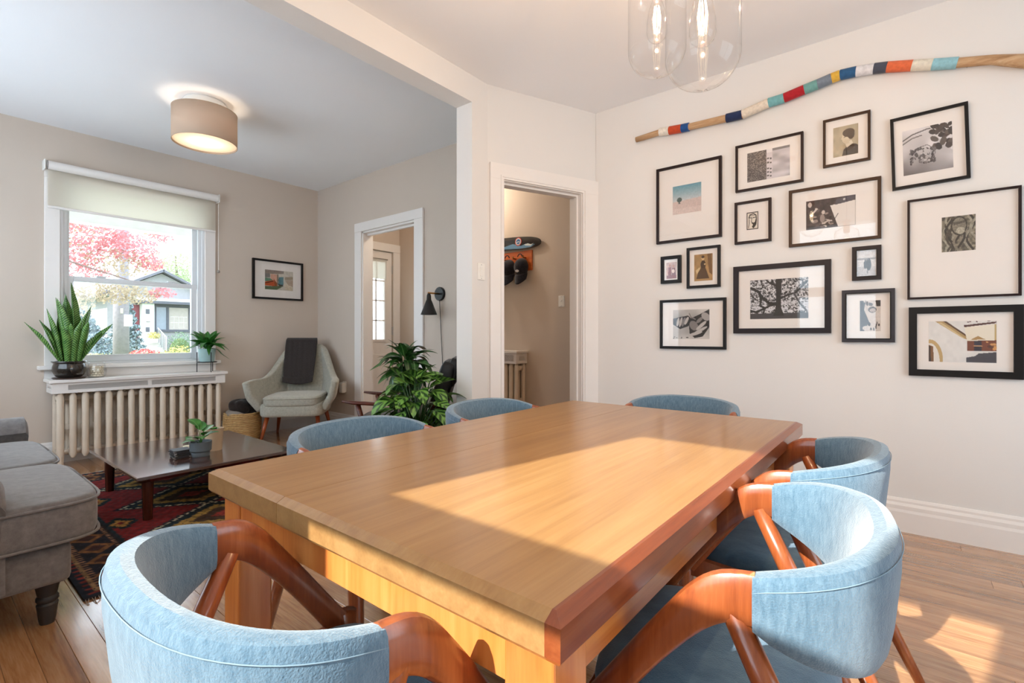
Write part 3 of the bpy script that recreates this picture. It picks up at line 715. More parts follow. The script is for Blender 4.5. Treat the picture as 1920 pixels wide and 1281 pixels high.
MB().lathe([(0, .0065), (.026, .0065), (.027, .034), (.02, .036), (0, .035)], 20).build('candle', plain('candle_wax', (235, 222, 190), .5), t, True)
# ------------------------------------------------------------------ sofa (faces +X, seen from its near end)
SOF = fabric('grey_linen', (100, 97, 96), (128, 124, 122), 30, sheen=.35, bmp=.4, fine=600)
SOFL = plain('sofa_leg_paint', (44, 42, 42), .45)
sf = thing('sofa', 'grey linen sofa with rolled arms and turned dark legs at the left edge', 'sofa', (0, 2.43, 0))
SL = 1.78
def cushion(mb, x0, x1, y0, y1, z0, z1, r=.05, puff=.03, n=10):
    # soft block: superellipse rings from bottom to top with a crowned top
    cx, cy = (x0+x1)/2, (y0+y1)/2; a, b = (x1-x0)/2, (y1-y0)/2; ss = []
    for k in range(13):
        t = k/12; ang = -PI/2+PI*t; z = (z0+z1)/2+math.copysign(abs(math.sin(ang))**.55, math.sin(ang))*(z1-z0)/2
        ins_ = r*(1-abs(math.cos(ang))**.5)
        ring = []
        for j in range(48):
            th = 2*PI*j/48; c_, s_ = math.cos(th), math.sin(th)
            ring.append((cx+(a-ins_)*math.copysign(abs(c_)**.28, c_), cy+(b-ins_)*math.copysign(abs(s_)**.28, s_), z))
        ss.append(ring)
    top = ss[-1]
    for f_ in (.7, .4, .12):
        k_ = puff*(1-f_*f_); ss.append([(cx+(p[0]-cx)*f_, cy+(p[1]-cy)*f_, z1+k_) for p in top])
    mb.loft(ss)
def ring_at(x0, x1, y0, y1, z, rr=.006):
    cx, cy = (x0+x1)/2, (y0+y1)/2; a, b = (x1-x0)/2, (y1-y0)/2
    return [(cx+a*math.copysign(abs(math.cos(t))**.28, math.cos(t)), cy+b*math.copysign(abs(math.sin(t))**.28, math.sin(t)), z) for t in [2*PI*j/48 for j in range(49)]]
m = MB(); m.bb(-.42, .405, .03, SL-.03, .175, .325, .025, 3); m.build('base', SOF, sf, 'auto')
for (y0, y1) in ((0.0, .80), (.805, SL-.17)):
    c1, c2 = (0.02 if y0 else -.0), 0
    m = MB(); cushion(m, -.25, .50, y0, y1, .325, .49, .03, .03); o = m.build('seat_cushion', SOF, sf, 'auto')
    for z in (.338, .472): MB().tube(ring_at(-.25, .503, y0-.003, y1+.003, z), .0055, 6).build('piping', SOF, o, True)
def rolled_arm(y0, y1, zt, xf):
    m = MB(); ym = (y0+y1)/2; rr = (y1-y0)/2
    prof = [(y0+.02, .2), (y0+.02, zt-.12), (y0-.0, zt-.09)]
    prof += [(ym-rr*math.cos(t)*1.08, zt-.085+.085*math.sin(t)) for t in [PI*k/8 for k in range(9)]]
    prof += [(y1-.02, zt-.12), (y1-.02, .2)]
    xs = [(-.45, .92), (-.44, 1), (xf-.012, 1), (xf, .93)]
    m.loft([[(x, ym+(p[0]-ym)*k, .2+(p[1]-.2)*k) for p in prof] for x, k in xs]); m.build('arm', SOF, sf, 'auto')
rolled_arm(-.02, .15, .60, .225); rolled_arm(SL-.17, SL+.01, .615, .47)
m = MB(); cushion(m, -.52, -.33, .02, SL-.02, .2, .80, .06, .02); m.build('backrest', SOF, sf, 'auto')
for (y0, y1) in ((.17, .80), (.81, SL-.17)):
    m = MB(); cushion(m, -.36, -.17, y0, y1, .49, .86, .07, .0); m.build('back_cushion', SOF, sf, 'auto')
lprof = [(0, 0), (.022, 0), (.026, .02), (.031, .065), (.033, .075), (.028, .082), (.034, .09), (.034, .10), (.029, .108), (.033, .13), (.041, .165), (.042, .182), (0, .182)]
for x in (.35, -.38):
    for y in (.14, SL-.14): MB().lathe(lprof, 18, (x, y, 0)).build('leg', SOFL, sf, 'auto')

# ------------------------------------------------------------------ radiators and their shelf covers
def radiator(name, lab, loc, rz, n, pitch, H, D):
    t = thing(name, lab, 'radiator', loc, rz)
    def secmesh(feet):
        m = MB(); tw = .025
        for y in (-D/2+.02, D/2-.02):
            m.tube([(0, y, .0 if feet else .07), (0, y, .03 if feet else .085), (0, y, .1), (0, y, H-.03), (0, y, H)], [(.024 if feet else .012, .02 if feet else .014), (.02, .02), (tw, .022), (tw, .022), (.012, .014)], 10, ref=(1, 0, 0))
        for z in (.11, H-.05): m.box((0, 0, z), (.03, D-.03, .055), .01)
        m.box((0, 0, H*.5), (.012, D-.04, .05), .004)
        return m
    mi = secmesh(False).mesh('radiator_section', M['radiator'], 'auto'); me_ = secmesh(True).mesh('radiator_end_section', M['radiator'], 'auto')
    for i in range(n):
        link('section', me_ if i in (0, n-1) else mi, t, Matrix.Translation((i*pitch, 0, 0)))
    for z in (.11, H-.05): MB().tube([(-.02, 0, z), ((n-1)*pitch+.02, 0, z)], .022, 12).build('hub_pipe', M['radiator'], t, True)
    return t
def lattice(mb, x0, x1, y, z0, z1, s=.0165, w=.0026, d=.004):
    # perforated grille: ring and cross lattice
    nx = max(1, round((x1-x0)/s)); nzz = max(1, round((z1-z0)/s)); sx = (x1-x0)/nx; sz = (z1-z0)/nzz
    for i in range(nx):
        for j in range(nzz):
            cx, cz = x0+(i+.5)*sx, z0+(j+.5)*sz; k = min(sx, sz)
            q = [(cx, cz-k*.5), (cx+k*.5, cz), (cx, cz+k*.5), (cx-k*.5, cz)] if (i+j) % 2 else [(cx-k*.5, cz-k*.5), (cx+k*.5, cz+k*.5)]
            pts = q+[q[0]] if (i+j) % 2 else q
            for a, b in zip(pts[:-1], pts[1:]):
                dx, dz = b[0]-a[0], b[1]-a[1]; L = math.hypot(dx, dz); nx_, nz_ = -dz/L*w/2, dx/L*w/2
                mb.extrude([(a[0]+nx_, y, a[1]+nz_), (a[0]-nx_, y, a[1]-nz_), (b[0]-nx_, y, b[1]-nz_), (b[0]+nx_, y, b[1]+nz_)], (0, d, 0))
            if not (i+j) % 2:
                a, b = (cx-k*.5, cz+k*.5), (cx+k*.5, cz-k*.5); dx, dz = b[0]-a[0], b[1]-a[1]; L = math.hypot(dx, dz); nx_, nz_ = -dz/L*w/2, dx/L*w/2
                mb.extrude([(a[0]+nx_, y, a[1]+nz_), (a[0]-nx_, y, a[1]-nz_), (b[0]-nx_, y, b[1]-nz_), (b[0]+nx_, y, b[1]+nz_)], (0, d, 0))
def cover(name, lab, loc, rz, W, D, H, grilles, shelf=.028, over=.02):
    # origin: front left bottom corner; x along, y towards the wall
    t = thing(name, lab, 'radiator cover', loc, rz)
    MB().bb(-over, W+over, -over, D, H-shelf, H, .004).build('shelf', M['trim'], t)
    z0, z1 = .026, H-shelf-.018
    holes = [(a, b, z0, z1) for a, b in grilles]
    fr_ = wall(MB(), 'X', 0, W, 0, .012, 0, H-shelf, holes).build('front_panel', M['trim'], t)
    for a, b in grilles:
        g = MB(); lattice(g, a, b, .003, z0, z1); tag(g.build('grille', M['trim'], fr_), kind='stuff')
    for x in (0, W-.012): wall(MB(), 'Y', .012, D, x, x+.012, 0, H-shelf, [(.05, D-.04, .035, H-shelf-.03)]).build('side_panel', M['trim'], t)
    for x in (.006, W-.006):
        g = MB(); n_ = 4
        for i in range(n_): z = .035+(H-shelf-.065)*(i+.5)/n_; g.bb(x-.003, x+.003, .05, D-.04, z-.004, z+.004)
        g.build('side_grille', M['trim'], t)
    return t
radiator('radiator', 'beige cast iron column radiator under the street window', (.83, 5.595, 0), 0, 16, .0805, .62, .21)
# pipe run at the left of it
pp = thing('radiator_pipe', 'painted heating pipe and valve left of the window radiator', 'pipe', (.80, 5.6, 0))
MB().tube([(-.0, 0, .11), (-.06, 0, .11), (-.1, .0, .11), (-.62, 0, .115)], .02, 12).build('pipe', M['radiator'], pp, True)
MB().tube([(-.10, 0, .105), (-.10, 0, .0)], .022, 12).build('pipe', M['radiator'], pp, True)
MB().lathe([(0, -.03), (.036, -.03), (.036, .03), (.02, .04), (0, .04)], 14, (-.1, 0, .11)).build('valve', M['radiator'], pp, 'auto')
COVZ = .735
cover('radiator_cover', 'white painted shelf cover with lattice grilles on the window radiator', (.775, 5.475, COVZ-.115), 0, 1.315, .262, .115, [(.10, .655), (.685, 1.225)])
radiator('radiator', 'beige column radiator seen through the hall doorway', (4.205, 3.27, 0), R(90), 8, .075, .80, .16)
cover('radiator_cover', 'white shelf cover with a small grille on the hall radiator', (4.10, 3.84, .80), R(-90), .60, .195, .14, [(.38, .565)])
# (cover runs towards -Y so its right end faces the doorway)

# ------------------------------------------------------------------ roller blind
bl = thing('roller_blind', 'white roller blind drawn a third of the way down the street window', 'blind', (.755, YW-.075, 2.51))
BLW = 1.345
MB().tube([(.012, 0, .04), (BLW-.012, 0, .04)], .036, 24).build('roller', M['trim'], bl, 'auto')
for x in (0, BLW): MB().box((x, .025, .04), (.012, .10, .085), .006).build('bracket', M['white_plastic'], bl)
MB().lathe([(0, 0), (.037, 0), (.037, .004), (0, .004)], 20).build('end_gap', M['black'], bl).matrix_local = Matrix.Translation((.014, 0, .04)) @ Matrix.Rotation(R(90), 4, 'Y')
m = MB(); m.bb(.022, BLW-.022, .028, .031, -.30, .045); m.build('cloth', translucent('blind_cloth', (222, 216, 208), .72, (250, 247, 240)), bl)
MB().bb(.02, BLW-.02, .022, .037, -.318, -.296, .004).build('hem_bar', M['trim'], bl)
m = MB()
for k in range(44): m.add(*bevbox(.006, .006, .010, .002), Matrix.Translation((BLW+.004, .02, .02-k*.017)))
m.tube([(BLW+.004, .02, .03), (BLW+.004, .02, -.72)], .0012, 5); ch_ = tag(m.build('bead_chain', M['white_plastic'], bl), kind='stuff')
MB().lathe([(0, -.745), (.012, -.74), (.016, -.728), (.012, -.716), (0, -.712)], 14, (BLW+.004, .02, 0)).build('chain_weight', plain('chain_weight', (150, 140, 130), .3), bl, True)

# ------------------------------------------------------------------ plants and glass on the radiator shelf
SN = leafmat('snake_leaf', (34, 82, 30), (124, 166, 84), (60, 110, 50), band=330, rough=.3)
sp = thing('snake_plant', 'tall snake plant in a dark glazed bowl on the radiator shelf', 'plant', (.895, 5.56, COVZ))
MB().lathe([(0, 0), (.10, 0), (.115, .012), (.11, .014), (.085, .012), (0, .012)], 32).build('saucer', plain('brown_saucer', (70, 48, 38), .4), sp, 'auto')
MB().lathe([(0, .013), (.075, .013), (.095, .03), (.112, .07), (.112, .1), (.102, .13), (.112, .14), (.118, .146), (.116, .152), (.104, .15), (.098, .135), (0, .13)], 40).build('pot', plain('dark_glaze', (46, 42, 38), .18, var=.25, coat=.6), sp, 'auto')
MB().lathe([(0, .136), (.09, .137), (.099, .134)], 24).build('soil', plain('soil', (44, 34, 28), .95), sp)
def sword(L, W, bend, tw):
    def fn(a, b):
        k = min(1, .55+.9*a)*(1 if a < .6 else math.cos((a-.6)/.4*PI/2)**.8)
        x = (b-.5)*W*max(k, .02); th = tw*a
        return (x*math.cos(th), a*L, -bend*L*a*a+.9*x*x/W*2+x*math.sin(th))
    return MB().grid(fn, 14, 4).mesh('sword_leaf', SN, True, fix=False)
rl = random.Random(11)
for (L, yaw, pit, bx, by) in [(.68, 10, 88, .035, .01), (.58, 40, 87, .015, .02), (.55, 80, 84, -.03, .03), (.54, 120, 86, -.01, .0), (.50, 100, 84, -.035, .02), (.46, 90, 78, -.055, .0), (.46, 250, 82, .04, -.02), (.50, 275, 78, .06, .01), (.46, 290, 76, .055, .03), (.40, 262, 58, .06, -.02), (.40, 88, 60, -.06, -.02), (.34, 180, 85, 0, -.05), (.36, 200, 86, .03, -.05), (.32, 150, 84, -.03, -.05), (.40, 300, 82, .035, .045), (.57, 350, 87, -.02, .035), (.36, 230, 80, .05, -.04), (.42, 20, 86, -.045, .04), (.30, 260, 66, .07, .0), (.38, 95, 74, -.06, .02)]:
    o = put_leaf(sp, sword(L*1.02, .066, rl.uniform(-.04, .10), rl.uniform(-.5, .5)), (bx, by, .13), R(yaw), R(pit), 1, R(rl.uniform(-40, 40)))
    solid(o, .003)
tj = thing('candle_jar', 'clear glass jar with a pierced cream candle on the radiator shelf', 'candle holder', (1.075, 5.555, COVZ))
MB().lathe([(0, .001), (.05, .001), (.066, .02), (.070, .06), (.062, .105), (.058, .125), (.060, .130), (.056, .130), (.055, .12), (.058, .10), (.066, .06), (.062, .02), (.048, .006), (0, .006)], 36).build('glass_jar', M['glass'], tj, True)
m = MB()
for i in range(12):
    for j in range(5):
        a = 2*PI*(i+.5*(j % 2))/12; m.add(*bevbox(.022, .006, .014, .003), Matrix.Translation((.046*math.cos(a), .046*math.sin(a), .018+j*.018)) @ Matrix.Rotation(a+PI/2, 4, 'Z'))
tag(m.build('pierced_sleeve', plain('cream_ceramic', (226, 212, 186), .6), tj), kind='stuff')
MB().lathe([(0, .008), (.03, .008), (.03, .07), (0, .068)], 20).build('candle', plain('wax', (238, 230, 210), .5), tj, True)
pl = thing('potted_lily', 'leafy green plant in a pale blue pot on a black wire stand', 'plant', (1.945, 5.545, COVZ))
MB().lathe([(0, .105), (.062, .105), (.066, .11), (.078, .22), (.078, .235), (.072, .235), (.068, .215), (0, .21)], 32).build('pot', plain('pale_blue_pot', (172, 206, 206), .3, coat=.3), pl, 'auto')
m = MB()
for k in range(3):
    a = R(120*k+35); m.tube([(.086*math.cos(a), .086*math.sin(a), 0), (.086*math.cos(a), .086*math.sin(a), .20)], .004, 8)
m.tube([(.086*math.cos(R(10*k)), .086*math.sin(R(10*k)), .10) for k in range(37)], .004, 8); m.tube([(-.086, 0, .1), (.086, 0, .1)], .003, 6); m.build('wire_stand', M['black'], pl, True)
LL = leafmat('lily_leaf', (20, 78, 24), (56, 128, 44), (96, 150, 70)); lys = [leafmesh('lily_leaf', .24, .062, d, .3, LL, base=.8) for d in (.3, .7, 1.1)]
for k in range(34):
    a = R(137.5*k); pit = R(78-58*(k/34)+rl.uniform(-8, 8)); pit = max(pit, R(66)) if math.cos(a) > .1 else pit; put_leaf(pl, lys[0 if math.cos(a) > .1 else k % 3], (-.02*math.sin(a), .02*math.cos(a), .212+.06*rl.random()), a, pit, rl.uniform(.75, 1.1), R(rl.uniform(-25, 25)))

# ------------------------------------------------------------------ armchair, throw, basket
AF = fabric('pale_green_wool', (158, 156, 144), (184, 182, 168), 40, sheen=.3, bmp=.35, fine=600)
ac = thing('armchair', 'pale grey green armchair with winged arms on tapered wooden legs', 'armchair', (2.73, 5.2, 0), R(-41))
# local: faces -y
def shell(a, b):
    # a: around from left front to right front, b: bottom to top
    t = (a-.5)*2; k = abs(t)
    ang = t*R(118); 
    x0 = .40*math.copysign(min(1, abs(math.sin(ang*.76))**.75), t); 
    y0 = .34-.70*max(0, (k-.34)/.66)**1.15 if k > .34 else .34
    bk = 1/(1+math.exp((k-.47)*22))
    ztop = .60+.045*(1-abs(k-.8)*1.5)+ (1.03-.63)*bk
    zb = .30+.03*(k**4)
    z = zb+(ztop-zb)*b
    xt = x0*(1+.16*b*(1-bk)) - x0*.22*bk*b*b; yt = y0+.10*bk*b - .03*(1-bk)*b
    xt *= (.82+.18*min(1, b*2.2)); yt = yt*(.88+.12*min(1, b*2.2))
    return (xt, yt, z)
m = MB(); m.grid(shell, 40, 12); o = m.build('shell', AF, ac, True); solid(o, .08, 0); globals()['sub'](o, 2)
m = MB(); cushion(m, -.335, .335, -.40, .30, .265, .40, .05, .0); m.build('seat_base', AF, ac, 'auto')
m = MB(); cushion(m, -.295, .295, -.415, .24, .375, .475, .035, .025); o = m.build('seat_cushion', AF, ac, 'auto'); MB().tube(ring_at(-.297, .297, -.418, .243, .455), .005, 6).build('piping', AF, o, True)
TLG = wood('chestnut_leg', (110, 46, 18), (146, 66, 26), (166, 84, 38), 'Z', .3, 1)
for sx in (-1, 1):
    for y0, y1 in ((-.27, -.35), (.20, .30)): MB().tube([(sx*.26, y0, .285), (sx*.315, y1, 0)], [.026, .014], 14).build('leg', TLG, ac, True)
ac.scale = (.93, .93, 1)
th = thing('throw_blanket', 'dark charcoal knit throw folded over the armchair back', 'blanket', (2.73, 5.2, 0), R(-41))
BK = fabric('charcoal_knit', (38, 34, 34), (66, 60, 58), 50, sheen=.2, stretch=(5, 5, .4), bmp=.8, fine=300)
path = [(.205, .60), (.225, .66), (.27, .78), (.325, .90), (.365, .99), (.395, 1.055), (.435, 1.078), (.478, 1.058), (.492, .99), (.485, .88), (.47, .78)]
def thr(a, b):
    i = a*(len(path)-1); j = min(int(i), len(path)-2); f_ = i-j
    y = path[j][0]*(1-f_)+path[j+1][0]*f_; z = path[j][1]*(1-f_)+path[j+1][1]*f_
    x = -.055+(b-.5)*(.335+.03*math.sin(a*4)); e = .006*math.sin(b*19+a*3)
    return (x, y-.008-abs(e)-.01*(1-abs(2*b-1)), z-.012*math.sin(b*PI)*(1 if a < .1 else 0))
th.scale = (.93, .93, 1)
m = MB(); m.grid(thr, 30, 22); o = m.build('folded_cloth', BK, th, True); solid(o, .022, -1)
o = MB().grid(lambda a, b: (lambda p: (p[0]*1.02, p[1]-.022, p[2]-.02-.012*math.sin(b*PI)))(thr(a*.10, b)), 6, 22).build('lower_fold', BK, th, True); solid(o, .014, -1)
WK = wood('seagrass', (150, 112, 66), (190, 152, 98), (206, 172, 120), 'X', .8, 3)
bs = thing('wicker_basket', 'round woven seagrass basket beside the armchair', 'basket', (2.24, 5.43, 0))
m = MB()
for k in range(17):
    z = .01+k*.0178; r_ = .155+.018*math.sin(PI*min(1, k/20))
    m.tube([(r_*math.cos(2*PI*j/40), r_*math.sin(2*PI*j/40), z+.0025*math.sin(j*2.5+k)) for j in range(41)], .0095, 6)
m.lathe([(0, .004), (.15, .004), (.16, .30), (.148, .30), (.14, .012), (0, .012)], 32); m.build('woven_wall', WK, bs, True)
FZ_ = fabric('dark_fleece', (22, 17, 16), (42, 33, 30), 60, sheen=.2)
def lump(name, lab, cat, loc, r3, mat, seed, rz=0):
    g = random.Random(seed); ph = [g.uniform(0, 6) for _ in range(6)]
    def fn(a, b):
        u = a*2*PI; v = (b-.5)*PI; k = 1+.10*math.sin(3*u+ph[0])*math.cos(v)+.07*math.sin(5*u+ph[1]+2*v)+.06*math.sin(4*v+ph[2])
        return (r3[0]*k*math.cos(u)*math.cos(v), r3[1]*k*math.sin(u)*math.cos(v), r3[2]*(math.sin(v)*k))
    return tag(MB().grid(fn, 28, 16).build(name, mat, None, True, loc=loc, rz=rz), lab, cat)
lump('knit_hat', 'dark brown woolly hat heaped in the basket', 'hat', (2.235, 5.41, .365), (.135, .11, .075), FZ_, 1)
lump('scarf', 'black fleece scarf hanging over the basket rim', 'scarf', (2.32, 5.37, .335), (.10, .075, .05), FZ_, 5)
lump('grey_blanket', 'grey folded cloth under the hat in the basket', 'cloth', (2.18, 5.43, .29), (.10, .11, .06), plain('grey_cloth', (140, 130, 120), .95), 9)
# ------------------------------------------------------------------ framed pictures
def canvas(w, h, c=(128, 128, 128)):
    a = np.zeros((h, w, 3)); a[:] = C(*c); return a
def xy(a):
    h, w = a.shape[:2]; y, x = np.mgrid[0:h, 0:w]; return x/(w-1), y/(h-1)
def ell(a, cx, cy, rx, ry, c, rot=0):
    x, y = xy(a); dx, dy = x-cx, y-cy; cr, sr = math.cos(R(rot)), math.sin(R(rot))
    a[((dx*cr+dy*sr)/rx)**2+((-dx*sr+dy*cr)/ry)**2 < 1] = C(*c)
def poly(a, pts, c):
    x, y = xy(a); ins_ = np.zeros(x.shape, bool); n = len(pts)
    for i in range(n):
        (x1, y1), (x2, y2) = pts[i], pts[(i+1) % n]
        cond = ((y1 > y) != (y2 > y)); xi = (x2-x1)*(y-y1)/((y2-y1) or 1e-9)+x1
        ins_ ^= cond & (x < xi)
    a[ins_] = C(*c)
def stroke(a, pts, wd, c):
    x, y = xy(a); asp = a.shape[1]/a.shape[0]
    for (x1, y1), (x2, y2) in zip(pts[:-1], pts[1:]):
        dx, dy = (x2-x1)*asp, y2-y1; L2 = dx*dx+dy*dy+1e-9; t = np.clip((((x-x1)*asp)*dx+(y-y1)*dy)/L2, 0, 1)
        d = np.hypot((x-x1)*asp-t*dx, (y-y1)-t*dy); a[d < wd] = C(*c)
def nzs(a, amp, sx, sy, seed): a *= (1-amp/2+amp*nz(a.shape[0], a.shape[1], seed, sx, sy))[..., None]; return a
def dots(a, n, box, r, cols, seed):
    g = random.Random(seed)
    for _ in range(n): ell(a, g.uniform(box[0], box[2]), g.uniform(box[1], box[3]), r*g.uniform(.5, 1.3), r*g.uniform(.5, 1.3), g.choice(cols), g.uniform(0, 90))
def p_beach():
    a = canvas(72, 80); x, y = xy(a); t = np.clip(y/.55, 0, 1)[..., None]; a[:] = C(98, 150, 166)*(1-t)+C(196, 200, 200)*t
    a[y > .56-.06*x] = C(206, 186, 178); a[y > .8] = C(214, 196, 188); ell(a, .24, .50, .09, .085, (74, 92, 88)); poly(a, [(.22, .55), (.26, .55), (.27, .64), (.2, .64)], (84, 92, 88)); return nzs(a, .08, 30, 30, 1)
def p_asphalt():
    a = canvas(110, 84, (70, 66, 66)); n_ = nz(84, 110, 3, 80, 60)+nz(84, 110, 4, 50, 40); a[n_ > 1.15] = C(130, 124, 122); x, y = xy(a)
    m_ = x > .46; a[m_] = C(206, 200, 204); m2 = x > .60; a[m2] = (C(190, 186, 190)*(.82+.3*nz(84, 110, 6, 6, 8)[..., None]))[m2]
    for yy in (.28, .42, .62, .74, .86): poly(a, [(.47, yy), (.53, yy), (.53, yy+.05), (.47, yy+.05)], (90, 86, 88)); poly(a, [(.55, yy+.02), (.58, yy+.02), (.58, yy+.07), (.55, yy+.07)], (60, 56, 60))
    a[(x > .46) & (x < .6) & (y < .12)] = C(226, 222, 222); a[(x > .6) & (y < .08)] = C(120, 118, 120); return a
def p_profile():
    a = canvas(60, 76, (176, 164, 138)); nzs(a, .2, 6, 7, 2)
    poly(a, [(.35, 1), (.42, .8), (.62, .62), (.9, .66), (1, .72), (1, 1)], (62, 56, 50)); poly(a, [(.5, .62), (.72, .5), (.8, .62), (.55, .74)], (220, 210, 190))
    ell(a, .52, .40, .17, .19, (212, 198, 172)); poly(a, [(.36, .36), (.31, .43), (.37, .45)], (212, 198, 172)); poly(a, [(.4, .5), (.66, .45), (.66, .6), (.5, .62)], (206, 190, 164))
    ell(a, .62, .25, .24, .14, (66, 54, 44)); ell(a, .72, .34, .13, .14, (60, 48, 40)); poly(a, [(.41, .38), (.48, .37), (.48, .39), (.41, .4)], (80, 66, 54)); return a
def p_leaves():
    a = canvas(96, 96, (206, 202, 202)); x, y = xy(a); a *= (.85+.25*nz(96, 96, 8, 5, 5))[..., None]
    g = np.clip((y-.55)*1.6+(.45-x)*.5, 0, 1)[..., None]; a[:] = a*(1-g)+C(96, 90, 90)*g
    stroke(a, [(0, .22), (.2, .12), (.5, .06), (.62, .05)], .012, (60, 56, 56)); stroke(a, [(0, .3), (.2, .2), (.4, .17)], .01, (90, 84, 84)); poly(a, [(.55, .0), (1, 0), (1, .62), (.86, .5)], (224, 220, 220))
    dots(a, 26, (.62, 0, 1, .5), .075, [(70, 60, 56), (92, 82, 76), (50, 44, 42)], 4)
    dots(a, 70, (.16, .44, .68, .80), .03, [(84, 80, 80), (60, 56, 58), (110, 104, 104)], 9); dots(a, 16, (.3, .5, .6, .75), .022, [(190, 186, 186)], 10)
    stroke(a, [(.2, .52), (.38, .42)], .012, (90, 84, 84)); stroke(a, [(.4, .42), (.5, .4), (.6, .48), (.66, .6), (.6, .72)], .008, (120, 114, 114)); return a
def p_lino():
    a = canvas(52, 72, (222, 212, 198)); k = (44, 38, 34)
    for s_ in ([(.03, .02), (.97, .02), (.97, .98), (.03, .98), (.03, .02)],): stroke(a, s_, .028, k)
    stroke(a, [(.2, .3), (.3, .14), (.6, .1), (.8, .2), (.84, .4), (.8, .7), (.6, .9)], .03, k); stroke(a, [(.2, .3), (.22, .6), (.16, .9)], .02, k); stroke(a, [(.25, .32), (.45, .33)], .02, k); stroke(a, [(.45, .35), (.4, .55), (.5, .6)], .018, k); stroke(a, [(.55, .33), (.75, .32)], .025, k)
    poly(a, [(.4, .62), (.7, .6), (.78, .4), (.88, .5), (.82, .75), (.6, .95), (.45, .85), (.55, .72)], k); stroke(a, [(.3, .2), (.7, .2)], .012, k); return a
def p_party():
    a = canvas(120, 72, (66, 56, 56)); nzs(a, .5, 20, 12, 4); poly(a, [(.5, .25), (1, .16), (1, 1), (.66, 1)], (226, 220, 214)); poly(a, [(.62, .06), (1, .0), (1, .17), (.6, .25)], (84, 80, 88)); ell(a, .78, .1, .025, .035, (200, 196, 196))
    dots(a, 26, (.05, .3, .62, .95), .045, [(200, 188, 180), (150, 136, 130), (36, 30, 32), (96, 84, 82)], 6); stroke(a, [(.1, .5), (.22, .32)], .03, (210, 198, 190)); ell(a, .08, .14, .04, .09, (196, 184, 176)); ell(a, .36, .45, .035, .07, (206, 194, 186)); ell(a, .34, .66, .05, .14, (150, 136, 130)); stroke(a, [(.6, .7), (.66, .55)], .012, (40, 36, 36)); return a
def p_roots():
    a = canvas(72, 84, (112, 106, 92)); nzs(a, .9, 14, 16, 11)
    for k in range(14):
        g = random.Random(k); x0 = g.random(); pts = [(x0+.12*math.sin(j*.9+k), j/8) for j in range(9)]; stroke(a, pts, .03, g.choice([(150, 144, 128), (70, 64, 54), (128, 120, 106), (52, 48, 42)]))
    ell(a, .52, .28, .24, .27, (56, 52, 44)); ell(a, .52, .28, .20, .23, (126, 120, 106)); ell(a, .56, .42, .13, .1, (176, 168, 150)); poly(a, [(.34, .18), (.7, .14), (.7, .2), (.36, .26)], (84, 78, 68)); return nzs(a, .3, 30, 34, 5)
def p_red():
    a = canvas(40, 60, (196, 160, 148)); nzs(a, .3, 6, 8, 2); poly(a, [(.15, 1), (.2, .3), (.45, .3), (.5, 1)], (132, 56, 52)); poly(a, [(.5, 1), (.55, .35), (.85, .35), (.95, 1)], (120, 52, 50)); ell(a, .33, .2, .1, .09, (180, 124, 108)); ell(a, .68, .24, .1, .09, (180, 124, 108)); ell(a, .66, .55, .14, .12, (222, 200, 190)); poly(a, [(.05, .8), (.95, .78), (.95, 1), (.05, 1)], (128, 48, 46)); return a
def p_sepia():
    a = canvas(60, 82, (168, 132, 84)); nzs(a, .25, 5, 6, 1); poly(a, [(.72, 0), (.92, 0), (.98, .8), (.82, .7), (.76, .4)], (122, 88, 50)); ell(a, .48, .16, .075, .075, (212, 182, 136)); ell(a, .48, .105, .085, .05, (70, 46, 28)); poly(a, [(.42, .24), (.56, .24), (.64, .36), (.6, .55), (.38, .55), (.34, .36)], (70, 48, 28)); poly(a, [(.36, .52), (.62, .52), (.84, .95), (.1, .95), (.2, .7)], (88, 62, 34)); poly(a, [(.08, .6), (.3, .48), (.32, .56), (.14, .74)], (214, 188, 140)); ell(a, .58, .38, .05, .03, (206, 176, 128)); poly(a, [(0, .92), (1, .92), (1, 1), (0, 1)], (176, 136, 84)); return a
def p_hands():
    a = canvas(104, 82, (186, 182, 176)); nzs(a, .25, 5, 4, 3); d = (34, 32, 32); l_ = (190, 184, 178); g = (130, 124, 120)
    poly(a, [(0, .3), (.2, .25), (.42, .2), (.5, .3), (.44, .56), (.2, .66), (0, .5)], d); poly(a, [(.5, .3), (.72, .18), (1, .0), (1, .6), (.82, .92), (.6, .97), (.46, .8), (.45, .5)], d)
    for cx, cy, rx, ry, ro, c in ((.14, .42, .035, .15, 10, l_), (.22, .42, .035, .17, 12, l_), (.30, .42, .035, .16, 14, g), (.38, .38, .04, .14, 20, l_), (.58, .55, .11, .17, -20, g), (.62, .82, .2, .05, -20, l_), (.74, .72, .24, .045, -35, l_), (.78, .55, .2, .05, -48, l_), (.74, .36, .13, .05, -50, g), (.9, .25, .1, .15, -30, (168, 162, 158))): ell(a, cx, cy, rx, ry, c, ro)
    stroke(a, [(.46, .14), (.5, .26), (.62, .33)], .02, g); dots(a, 8, (.0, .92, .45, .99), .02, [(90, 86, 84)], 3); return a
